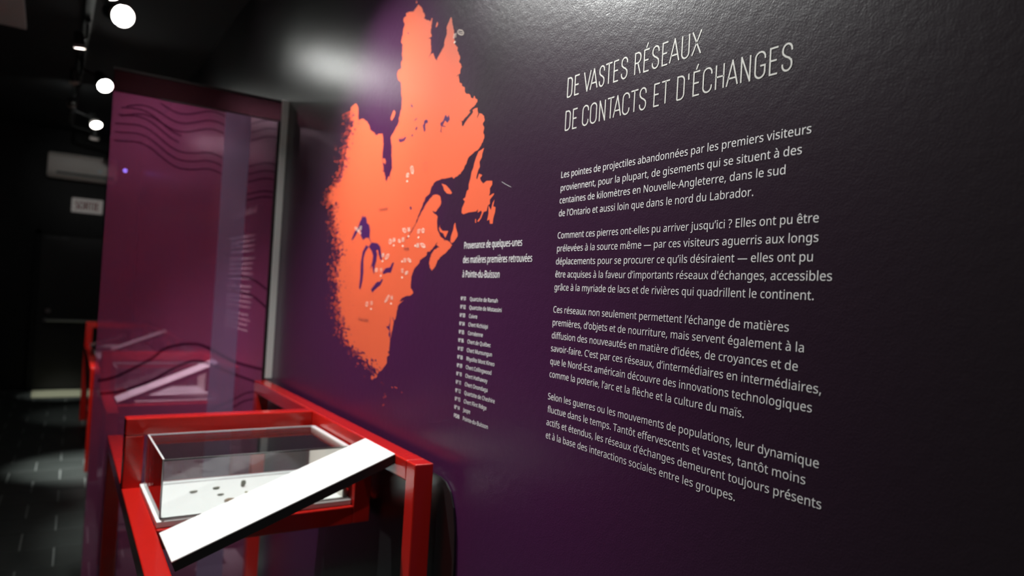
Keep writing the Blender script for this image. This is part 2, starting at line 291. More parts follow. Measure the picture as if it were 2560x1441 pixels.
# ------------------------------------------------------------------ lettering on the mural
G = json.loads(r'''{" ":[260,[]],"'":[225,[[160,714,140,456,85,456,65,714]]],",":[268,[[192,105,169,29,138,-52,106,-129,41,-129,60,-47,78,38,91,116,185,116]]],"-":[322,[[40,229,40,307,282,307,282,229]]],".":[268,[[72,54,76,85,90,106,110,117,133,121,157,117,177,106,191,85,196,54,191,23,177,2,157,-10,133,-14,110,-10,90,2,76,23]]],"0":[572,[[523,358,510,203,493,140,468,87,436,46,394,15,344,-4,285,-10,212,1,152,34,107,88,74,160,55,251,49,358,55,465,72,556,103,628,148,681,208,714,285,725,358,714,418,681,464,628,497,556,516,465],[137,358,141,268,151,195,170,138,198,97,236,73,285,65,334,73,371,97,400,137,419,194,430,268,434,358,430,448,419,520,400,577,371,617,334,642,285,650,236,642,198,617,170,577,151,520,141,448]]],"1":[572,[[355,0,269,0,269,499,269,548,271,585,273,622,244,595,211,567,135,505,89,564,282,714,355,714]]],"2":[572,[[520,0,48,0,48,73,235,262,326,358,382,440,396,483,401,529,392,581,366,618,326,641,275,649,226,644,183,631,103,581,56,640,117,683,190,713,275,724,337,718,390,701,433,673,464,635,484,589,491,534,485,480,468,429,440,380,404,332,308,231,159,84,159,80,520,80]]],"3":[572,[[493,547,488,502,475,464,453,432,423,407,387,388,345,376,345,372,420,353,473,318,504,267,515,203,508,144,486,92,449,49,396,17,327,-3,241,-10,137,-1,45,29,45,111,142,76,242,64,325,73,380,101,412,146,423,205,417,246,399,277,371,301,331,318,281,328,223,331,154,331,154,406,224,406,278,410,322,423,357,443,382,470,398,503,403,541,394,587,368,621,327,643,273,650,204,642,146,621,93,590,49,650,92,678,143,702,204,718,272,724,370,711,438,674,479,617]]],"4":[572,[[552,162,448,162,448,0,363,0,363,162,21,162,21,237,357,718,448,718,448,241,552,241],[363,466,363,513,365,554,366,590,368,624,364,624,344,583,321,546,107,241,363,241]]],"5":[572,[[275,438,343,432,402,413,450,383,485,341,508,290,515,228,507,159,483,100,444,53,391,18,326,-3,248,-10,144,0,63,29,63,112,150,77,249,65,299,69,341,81,377,102,403,132,419,171,425,219,414,281,382,326,326,355,246,364,182,359,124,349,80,377,107,714,465,714,465,634,182,634,165,427,211,434]]],"6":[572,[[55,305,63,427,93,540,118,591,151,635,193,672,244,700,307,718,382,724,428,722,470,715,470,640,429,649,384,652,321,646,269,629,228,602,196,566,174,523,158,474,143,363,149,363,187,406,242,436,318,447,376,441,426,421,468,390,499,347,518,294,525,230,518,161,497,102,463,54,418,19,363,-3,298,-10,249,-5,203,9,162,33,125,67,96,111,73,165,60,230],[297,64,354,74,399,104,428,156,438,230,429,291,403,338,360,368,300,378,256,373,218,358,187,336,163,309,149,278,144,247,153,182,182,123,230,80,261,68]]],"7":[572,[[136,0,429,634,44,634,44,714,523,714,523,646,233,0]]],"8":[572,[[285,724,344,719,396,704,439,680,471,647,492,604,499,553,494,513,480,478,431,421,363,378,443,330,475,302,500,269,517,230,522,185,515,129,493,81,458,43,411,14,354,-4,288,-10,217,-4,157,13,110,41,76,78,56,126,49,182,54,228,69,267,93,300,124,329,197,373,133,418,88,477,76,513,72,554,79,605,100,646,133,680,176,704,227,719],[135,181,144,133,172,94,219,69,286,60,350,69,397,94,426,134,436,184,431,217,417,245,365,293,286,331,270,337,196,296,150,246,139,216],[284,653,234,646,193,626,167,594,158,550,162,516,175,488,223,445,289,412,351,445,395,488,408,517,412,550,403,594,377,626,336,646]]],"9":[572,[[520,409,511,287,482,173,457,123,424,78,382,41,330,13,267,-4,192,-10,145,-7,102,0,102,75,144,65,190,62,254,68,305,85,346,112,378,147,401,190,417,239,431,350,425,350,387,308,331,278,255,267,198,273,147,292,106,324,75,366,56,419,50,483,57,553,78,612,113,660,158,695,213,717,278,724,327,719,373,704,414,680,450,646,479,602,501,548,515,484],[278,650,222,640,176,609,147,557,137,484,145,422,170,375,213,346,274,336,319,341,357,355,388,378,411,405,426,435,431,467,421,531,393,591,345,634,314,646]]],"?":[434,[[140,228,147,293,173,346,224,398,284,453,315,496,324,547,316,589,293,621,255,640,203,647,116,634,43,605,12,675,100,710,152,720,209,724,293,712,356,677,395,621,408,549,404,507,393,472,352,414,290,358,239,309,216,267,210,218,210,201,140,201],[117,54,121,85,134,106,154,117,179,121,202,117,222,106,235,85,240,54,235,23,222,2,202,-10,179,-14,154,-10,134,2,121,23]]],"A":[639,[[545,0,459,221,176,221,91,0,0,0,279,717,360,717,638,0],[352,517,342,546,328,589,318,624,307,583,296,546,287,517,206,301,432,301]]],"B":[650,[[301,714,419,704,503,674,533,651,555,620,568,582,572,537,568,497,556,462,537,433,510,408,477,390,436,379,436,374,517,348,550,325,575,294,591,254,596,203,588,143,566,92,530,52,480,23,420,6,348,0,97,0,97,714],[319,410,396,417,445,439,470,476,479,527,469,578,437,611,384,631,305,637,187,637,187,410],[187,335,187,76,331,76,411,85,463,113,491,156,500,210,496,245,483,276,461,301,428,319,383,331,324,335]]],"C":[632,[[403,645,349,640,300,625,257,601,222,568,194,527,173,477,160,421,156,357,163,275,183,204,218,146,265,104,327,78,402,69,491,77,573,97,573,19,490,-3,389,-10,289,1,207,35,143,89,97,163,70,253,61,358,67,435,83,506,111,568,149,622,198,665,257,697,326,717,404,724,510,713,601,682,565,606,491,633]]],"D":[730,[[669,364,658,254,624,163,570,92,497,41,405,10,296,0,97,0,97,714,317,714,418,704,504,674,574,625,626,556,658,470],[574,361,566,447,542,517,504,570,450,607,384,630,304,637,187,637,187,77,284,77,352,81,411,95,461,117,501,148,533,189,556,237,569,295]]],"E":[556,[[496,0,97,0,97,714,496,714,496,635,187,635,187,412,478,412,478,334,187,334,187,79,496,79]]],"F":[519,[[187,0,97,0,97,714,496,714,496,635,187,635,187,382,477,382,477,303,187,303]]],"H":[741,[[643,0,553,0,553,333,187,333,187,0,97,0,97,714,187,714,187,412,553,412,553,714,643,714]]],"I":[339,[[298,0,40,0,40,52,124,71,124,642,40,662,40,714,298,714,298,662,214,642,214,71,298,52]]],"J":[273,[[-4,-190,-46,-186,-78,-177,-78,-101,-44,-108,-6,-111,41,-101,62,-87,78,-66,88,-36,92,4,92,714,182,714,182,11,176,-52,159,-102,131,-141,94,-168,48,-185]]],"K":[619,[[619,0,513,0,260,341,187,277,187,0,97,0,97,714,187,714,187,362,248,430,310,498,503,714,608,714,325,403]]],"L":[524,[[97,0,97,714,187,714,187,80,499,80,499,0]]],"M":[907,[[412,0,177,626,173,626,176,575,179,507,180,433,180,0,97,0,97,714,230,714,450,129,454,129,678,714,810,714,810,0,721,0,721,439,722,508,725,573,728,625,724,625,486,0]]],"N":[760,[[663,0,558,0,176,593,172,593,175,538,178,471,180,399,180,0,97,0,97,714,201,714,582,123,586,123,583,171,580,241,579,311,579,714,663,714]]],"O":[781,[[720,358,715,279,699,207,673,145,636,91,590,48,533,16,467,-3,391,-10,312,-3,245,16,188,48,142,91,106,145,81,208,66,280,61,359,70,462,97,551,142,624,206,679,290,713,392,725,490,714,572,679,636,625,682,551,711,462],[156,358,162,274,181,203,213,145,258,103,318,77,391,68,465,77,523,103,568,145,600,203,619,274,625,358,611,478,569,569,537,603,497,627,448,641,392,646,318,637,258,611,213,569,181,512,162,442]]],"P":[605,[[286,714,407,700,490,659,518,629,538,593,550,551,554,504,539,419,520,381,492,347,453,318,404,296,343,283,269,278,187,278,187,0,97,0,97,714],[278,637,187,637,187,355,259,355,321,359,372,369,411,388,439,416,455,453,461,500,450,560,417,603,360,628]]],"Q":[781,[[720,358,714,275,696,200,667,134,627,80,575,37,512,8,683,-170,554,-170,416,-9,403,-9,391,-10,312,-3,245,16,188,48,142,91,106,145,81,208,66,280,61,359,70,462,97,551,142,624,206,679,290,713,392,725,490,714,572,679,636,625,682,551,711,462],[156,358,162,274,181,203,213,145,258,103,318,77,391,68,465,77,523,103,568,145,600,203,619,274,625,358,611,478,569,569,537,603,497,627,448,641,392,646,318,637,258,611,213,569,181,512,162,442]]],"R":[622,[[294,714,375,708,440,691,491,663,526,624,547,573,554,511,549,459,533,416,509,382,479,355,411,320,607,0,502,0,329,295,187,295,187,0,97,0,97,714],[289,636,187,636,187,371,294,371,369,380,421,405,451,448,461,507,456,549,442,582,419,606,386,623,343,633]]],"S":[549,[[502,191,494,132,471,82,433,43,382,14,320,-4,247,-10,170,-6,104,5,51,24,51,110,140,81,251,68,300,71,340,82,371,99,394,122,407,150,412,183,408,215,397,242,377,265,345,286,244,330,163,366,106,411,71,468,60,542,67,595,89,639,124,675,169,702,225,718,288,724,396,713,485,684,457,607,376,634,286,645,245,642,211,632,185,616,166,595,155,570,151,541,155,508,166,481,186,458,215,438,307,397,413,347,452,318,479,284,496,242]]],"T":[556,[[323,0,233,0,233,635,10,635,10,714,545,714,545,635,323,635]]],"U":[731,[[640,252,632,182,610,118,572,65,518,24,449,-1,362,-10,299,-5,245,8,198,31,159,62,129,102,107,147,94,197,90,254,90,714,180,714,180,251,192,174,226,116,285,80,367,68,426,74,472,91,508,119,532,156,546,201,551,252,551,714,640,714]]],"a":[561,[[288,545,373,534,433,502,468,446,480,365,480,0,416,0,399,76,395,76,347,27,291,-1,215,-10,169,-6,128,7,94,29,68,59,51,100,46,149,62,220,109,272,189,306,303,320,394,323,394,355,387,412,365,448,330,467,283,474,203,461,132,433,105,499,188,531],[314,259,229,249,175,227,147,193,137,148,144,109,164,82,196,66,235,61,297,70,348,98,382,146,393,214,393,262]]],"b":[615,[[173,575,171,511,168,465,173,465,200,496,236,522,282,539,339,545,386,541,429,528,467,506,499,475,526,436,545,389,556,333,560,268,553,183,532,114,499,60,455,21,401,-2,339,-10,282,-4,236,13,200,38,173,68,166,68,148,0,85,0,85,760,173,760],[324,472,273,467,234,450,206,423,187,384,176,334,173,271,173,267,181,180,205,115,252,76,326,63,389,76,433,116,460,181,469,269,460,357,433,421,388,459]]],"c":[480,[[300,-10,233,-3,173,19,124,56,86,109,63,178,55,265,63,355,88,426,127,480,177,517,238,539,306,546,385,537,447,517,420,444,364,461,304,469,255,463,215,446,184,417,163,378,150,327,146,266,150,207,163,157,184,117,214,89,252,72,299,66,376,75,438,97,438,19,378,-2]]],"d":[615,[[275,-10,227,-6,185,7,147,29,115,59,89,99,70,146,59,202,55,267,59,332,70,388,89,436,115,475,148,506,186,528,228,542,276,546,349,535,403,507,442,467,448,467,444,505,442,546,442,760,530,760,530,0,459,0,446,72,442,72,403,30,348,1],[289,63,361,75,408,109,434,168,443,250,443,266,435,354,410,419,363,460,288,473,226,459,181,416,155,350,146,265,155,180,181,116,226,76]]],"e":[564,[[292,546,356,538,410,516,454,480,486,431,506,372,513,304,513,251,146,251,159,171,192,112,246,77,317,65,407,74,489,102,489,25,408,-1,313,-10,241,-2,178,21,126,60,87,113,63,182,55,264,62,346,84,415,120,471,167,512,225,537],[291,474,235,464,191,433,162,385,148,321,421,321,417,364,407,401,389,431,364,454,332,469]]],"f":[344,[[332,468,197,468,197,0,109,0,109,468,15,468,15,509,109,539,109,570,114,632,129,682,155,719,189,745,232,760,283,765,341,759,387,747,364,678,327,688,284,693,246,686,218,663,202,626,197,571,197,536,332,536]]],"g":[615,[[275,546,325,541,370,526,410,501,443,465,448,465,460,536,530,536,530,-9,523,-79,504,-136,471,-182,425,-214,365,-233,290,-240,183,-231,97,-206,97,-125,186,-156,295,-167,357,-157,403,-126,433,-79,443,-16,443,5,444,39,446,71,442,71,411,35,372,10,328,-5,276,-10,227,-5,183,8,146,31,113,63,70,150,55,267,70,382,113,470,146,503,183,527,226,541],[287,472,245,466,210,448,183,418,162,378,150,327,146,266,155,179,182,114,227,75,289,62,359,72,385,86,407,105,435,163,444,246,444,267,440,333,427,385,406,424,376,451,336,467]]],"h":[618,[[173,537,171,498,168,462,174,462,217,508,275,535,341,545,401,540,449,524,488,498,515,461,531,411,537,349,537,0,450,0,450,343,443,400,421,440,384,464,330,472,276,466,236,449,207,422,187,383,177,335,173,277,173,0,85,0,85,760,173,760]]],"i":[258,[[173,536,173,0,85,0,85,536],[130,737,165,723,177,706,181,681,177,656,165,639,130,625,110,628,93,639,82,656,78,681,82,706,93,723,110,734]]],"j":[258,[[22,-240,-22,-236,-55,-228,-55,-157,-24,-164,11,-167,40,-163,64,-149,80,-124,85,-83,85,536,173,536,173,-80,169,-126,157,-166,137,-198,108,-221,70,-235],[78,681,82,706,93,723,110,734,130,737,165,723,177,706,181,681,177,656,165,639,130,625,110,628,93,639,82,656]]],"k":[534,[[172,363,170,321,168,276,172,276,190,299,214,329,236,355,407,536,510,536,293,307,525,0,419,0,233,250,172,197,172,0,85,0,85,760,172,760]]],"l":[258,[[173,0,85,0,85,760,173,760]]],"m":[935,[[673,546,752,534,809,499,843,439,854,349,854,0,767,0,767,345,760,400,740,440,707,464,658,472,591,461,546,427,521,372,513,296,513,0,426,0,426,345,414,415,399,440,378,458,350,468,316,472,268,466,231,449,204,422,186,384,176,336,173,278,173,0,85,0,85,536,156,536,169,463,174,463,215,509,270,537,332,546,389,540,435,524,471,496,496,456,501,456,533,496,574,524,622,540]]],"n":[618,[[343,546,427,534,488,499,525,439,537,349,537,0,450,0,450,343,443,400,421,440,384,464,330,472,255,459,207,422,181,361,173,278,173,0,85,0,85,536,156,536,169,463,174,463,218,509,277,537]]],"o":[605,[[551,269,547,206,533,150,512,103,483,63,447,31,404,8,355,-5,301,-10,250,-5,203,8,161,31,125,63,96,103,73,150,60,206,55,269,62,351,85,419,121,474,171,513,232,538,304,546,373,538,432,513,482,474,519,419,543,351],[146,269,150,210,162,159,184,118,214,88,254,69,303,63,352,69,392,88,422,118,443,159,456,210,460,269,456,328,443,378,422,418,391,447,352,466,302,472,231,458,183,418,155,354]]],"p":[615,[[340,546,387,542,429,529,467,507,499,477,526,438,545,390,556,334,560,269,553,185,532,115,499,61,455,21,402,-2,339,-10,266,1,211,29,173,68,167,68,171,25,173,-20,173,-240,85,-240,85,536,157,536,169,463,173,463,211,505,265,535],[324,472,275,467,237,451,208,426,189,390,177,343,173,286,173,269,176,208,187,157,206,116,234,87,274,69,326,63,371,70,406,90,434,122,453,163,465,213,469,270,460,353,433,417,388,458]]],"q":[615,[[442,-11,443,31,447,72,441,72,414,40,377,14,331,-4,273,-10,227,-6,185,7,148,29,115,59,89,99,70,146,59,202,55,267,62,351,83,421,116,475,161,514,215,538,276,546,333,540,379,522,415,495,443,463,447,463,460,536,530,536,530,-240,442,-240],[290,63,340,68,378,83,407,108,427,144,438,191,443,248,443,266,434,356,409,420,362,460,288,473,225,459,181,416,155,350,146,265,155,180,181,116,226,76]]],"r":[413,[[335,546,367,544,398,540,387,459,358,464,329,466,270,453,220,416,185,360,173,286,173,0,85,0,85,536,157,536,167,438,171,438,212,492,267,531,299,542]]],"s":[479,[[434,148,427,100,408,61,376,30,334,8,281,-5,220,-10,123,-1,52,24,52,104,129,74,222,61,280,66,319,82,341,108,349,140,338,176,298,208,217,244,128,284,95,306,71,332,56,364,51,404,65,464,106,509,171,537,252,546,343,536,423,510,393,440,322,464,246,474,198,470,163,456,142,436,135,409,148,371,191,341,273,307,360,268,392,246,415,219,429,187]]],"t":[361,[[264,62,305,65,339,73,339,6,299,-5,249,-10,209,-6,171,4,139,24,114,55,97,98,92,156,92,468,16,468,16,510,93,545,128,659,180,659,180,536,335,536,335,468,180,468,180,158,186,115,203,85,230,68]]],"u":[618,[[533,536,533,0,461,0,448,71,444,71,400,25,341,-1,274,-10,215,-5,166,10,128,37,101,74,84,123,79,185,79,536,168,536,168,191,175,135,197,95,234,71,287,63,341,69,381,85,411,113,430,151,441,200,445,257,445,536]]],"v":[508,[[203,0,0,536,94,536,208,220,225,171,241,119,251,78,255,78,266,120,283,172,300,220,414,536,508,536,304,0]]],"w":[786,[[431,303,419,344,408,383,400,418,394,445,390,445,384,418,376,383,366,343,354,302,258,1,158,1,11,537,102,537,176,251,191,192,203,136,211,91,215,91,222,121,230,159,240,199,251,235,346,537,442,537,534,235,548,186,562,135,570,92,574,92,581,134,594,190,610,251,685,537,775,537,626,1,523,1]]],"x":[529,[[212,274,27,536,127,536,265,334,402,536,501,536,316,274,511,0,411,0,265,214,117,0,18,0]]],"y":[510,[[1,536,95,536,211,231,229,179,245,130,256,85,260,85,279,150,306,232,415,536,510,536,279,-74,234,-161,206,-195,172,-219,132,-235,84,-240,42,-237,11,-232,11,-162,37,-166,70,-168,123,-156,162,-123,189,-73,217,-2]]],"z":[470,[[431,0,39,0,39,58,327,468,56,468,56,536,424,536,424,470,140,68,431,68]]],"°":[428,[[214,417,169,422,130,436,99,460,75,490,60,528,55,570,60,613,74,650,98,681,129,704,168,719,214,724,258,719,297,704,329,681,353,650,368,613,373,570,368,528,353,490,329,460,297,436,258,422],[215,476,257,482,285,502,302,532,308,570,302,609,284,640,255,659,215,666,172,659,143,640,126,609,120,570,126,532,143,502,172,482]]],"É":[556,[[496,0,97,0,97,714,496,714,496,635,187,635,187,412,478,412,478,334,187,334,187,79,496,79],[453,934,427,900,389,858,348,817,310,784,252,784,252,796,284,841,319,894,347,944,453,944]]],"à":[561,[[288,545,373,534,433,502,468,446,480,365,480,0,416,0,399,76,395,76,347,27,291,-1,215,-10,169,-6,128,7,94,29,68,59,51,100,46,149,62,220,109,272,189,306,303,320,394,323,394,355,387,412,365,448,330,467,283,474,203,461,132,433,105,499,188,531],[314,259,229,249,175,227,147,193,137,148,144,109,164,82,196,66,235,61,297,70,348,98,382,146,393,214,393,262],[256,766,283,716,318,663,352,618,352,606,293,606,255,639,213,680,176,722,151,756,151,766]]],"â":[561,[[288,545,373,534,433,502,468,446,480,365,480,0,416,0,399,76,395,76,347,27,291,-1,215,-10,169,-6,128,7,94,29,68,59,51,100,46,149,62,220,109,272,189,306,303,320,394,323,394,355,387,412,365,448,330,467,283,474,203,461,132,433,105,499,188,531],[314,259,229,249,175,227,147,193,137,148,144,109,164,82,196,66,235,61,297,70,348,98,382,146,393,214,393,262],[325,766,359,716,406,662,450,617,450,606,388,606,334,645,279,696,225,646,172,606,112,606,112,617,154,663,200,716,235,766]]],"è":[564,[[292,546,356,538,410,516,454,480,486,431,506,372,513,304,513,251,146,251,159,171,192,112,246,77,317,65,407,74,489,102,489,25,408,-1,313,-10,241,-2,178,21,126,60,87,113,63,182,55,264,62,346,84,415,120,471,167,512,225,537],[291,474,235,464,191,433,162,385,148,321,421,321,417,364,407,401,389,431,364,454,332,469],[260,766,287,716,322,663,356,618,356,606,297,606,259,639,217,680,180,722,155,756,155,766]]],"é":[564,[[292,546,356,538,410,516,454,480,486,431,506,372,513,304,513,251,146,251,159,171,192,112,246,77,317,65,407,74,489,102,489,25,408,-1,313,-10,241,-2,178,21,126,60,87,113,63,182,55,264,62,346,84,415,120,471,167,512,225,537],[291,474,235,464,191,433,162,385,148,321,421,321,417,364,407,401,389,431,364,454,332,469],[433,756,407,722,369,680,328,639,290,606,232,606,232,618,264,663,299,716,327,766,433,766]]],"ê":[564,[[292,546,356,538,410,516,454,480,486,431,506,372,513,304,513,251,146,251,159,171,192,112,246,77,317,65,407,74,489,102,489,25,408,-1,313,-10,241,-2,178,21,126,60,87,113,63,182,55,264,62,346,84,415,120,471,167,512,225,537],[291,474,235,464,191,433,162,385,148,321,421,321,417,364,407,401,389,431,364,454,332,469],[329,766,363,716,410,662,454,617,454,606,392,606,338,645,283,696,229,646,176,606,116,606,116,617,158,663,204,716,239,766]]],"ï":[258,[[173,0,85,0,85,536,173,536],[-11,681,-7,703,3,718,36,730,69,718,79,703,83,681,79,659,69,643,36,631,3,643,-7,659],[177,681,180,703,190,718,223,730,256,718,266,703,270,681,266,659,256,643,223,631,190,643,180,659]]],"ô":[605,[[551,269,547,206,533,150,512,103,483,63,447,31,404,8,355,-5,301,-10,250,-5,203,8,161,31,125,63,96,103,73,150,60,206,55,269,62,351,85,419,121,474,171,513,232,538,304,546,373,538,432,513,482,474,519,419,543,351],[146,269,150,210,162,159,184,118,214,88,254,69,303,63,352,69,392,88,422,118,443,159,456,210,460,269,456,328,443,378,422,418,391,447,352,466,302,472,231,458,183,418,155,354],[347,766,381,716,428,662,472,617,472,606,410,606,356,645,301,696,247,646,194,606,134,606,134,617,176,663,222,716,257,766]]],"—":[1000,[[40,229,40,307,960,307,960,229]]],"’":[175,[[163,703,140,627,109,545,77,469,12,469,26,529,40,593,52,657,62,714,156,714]]]}''')
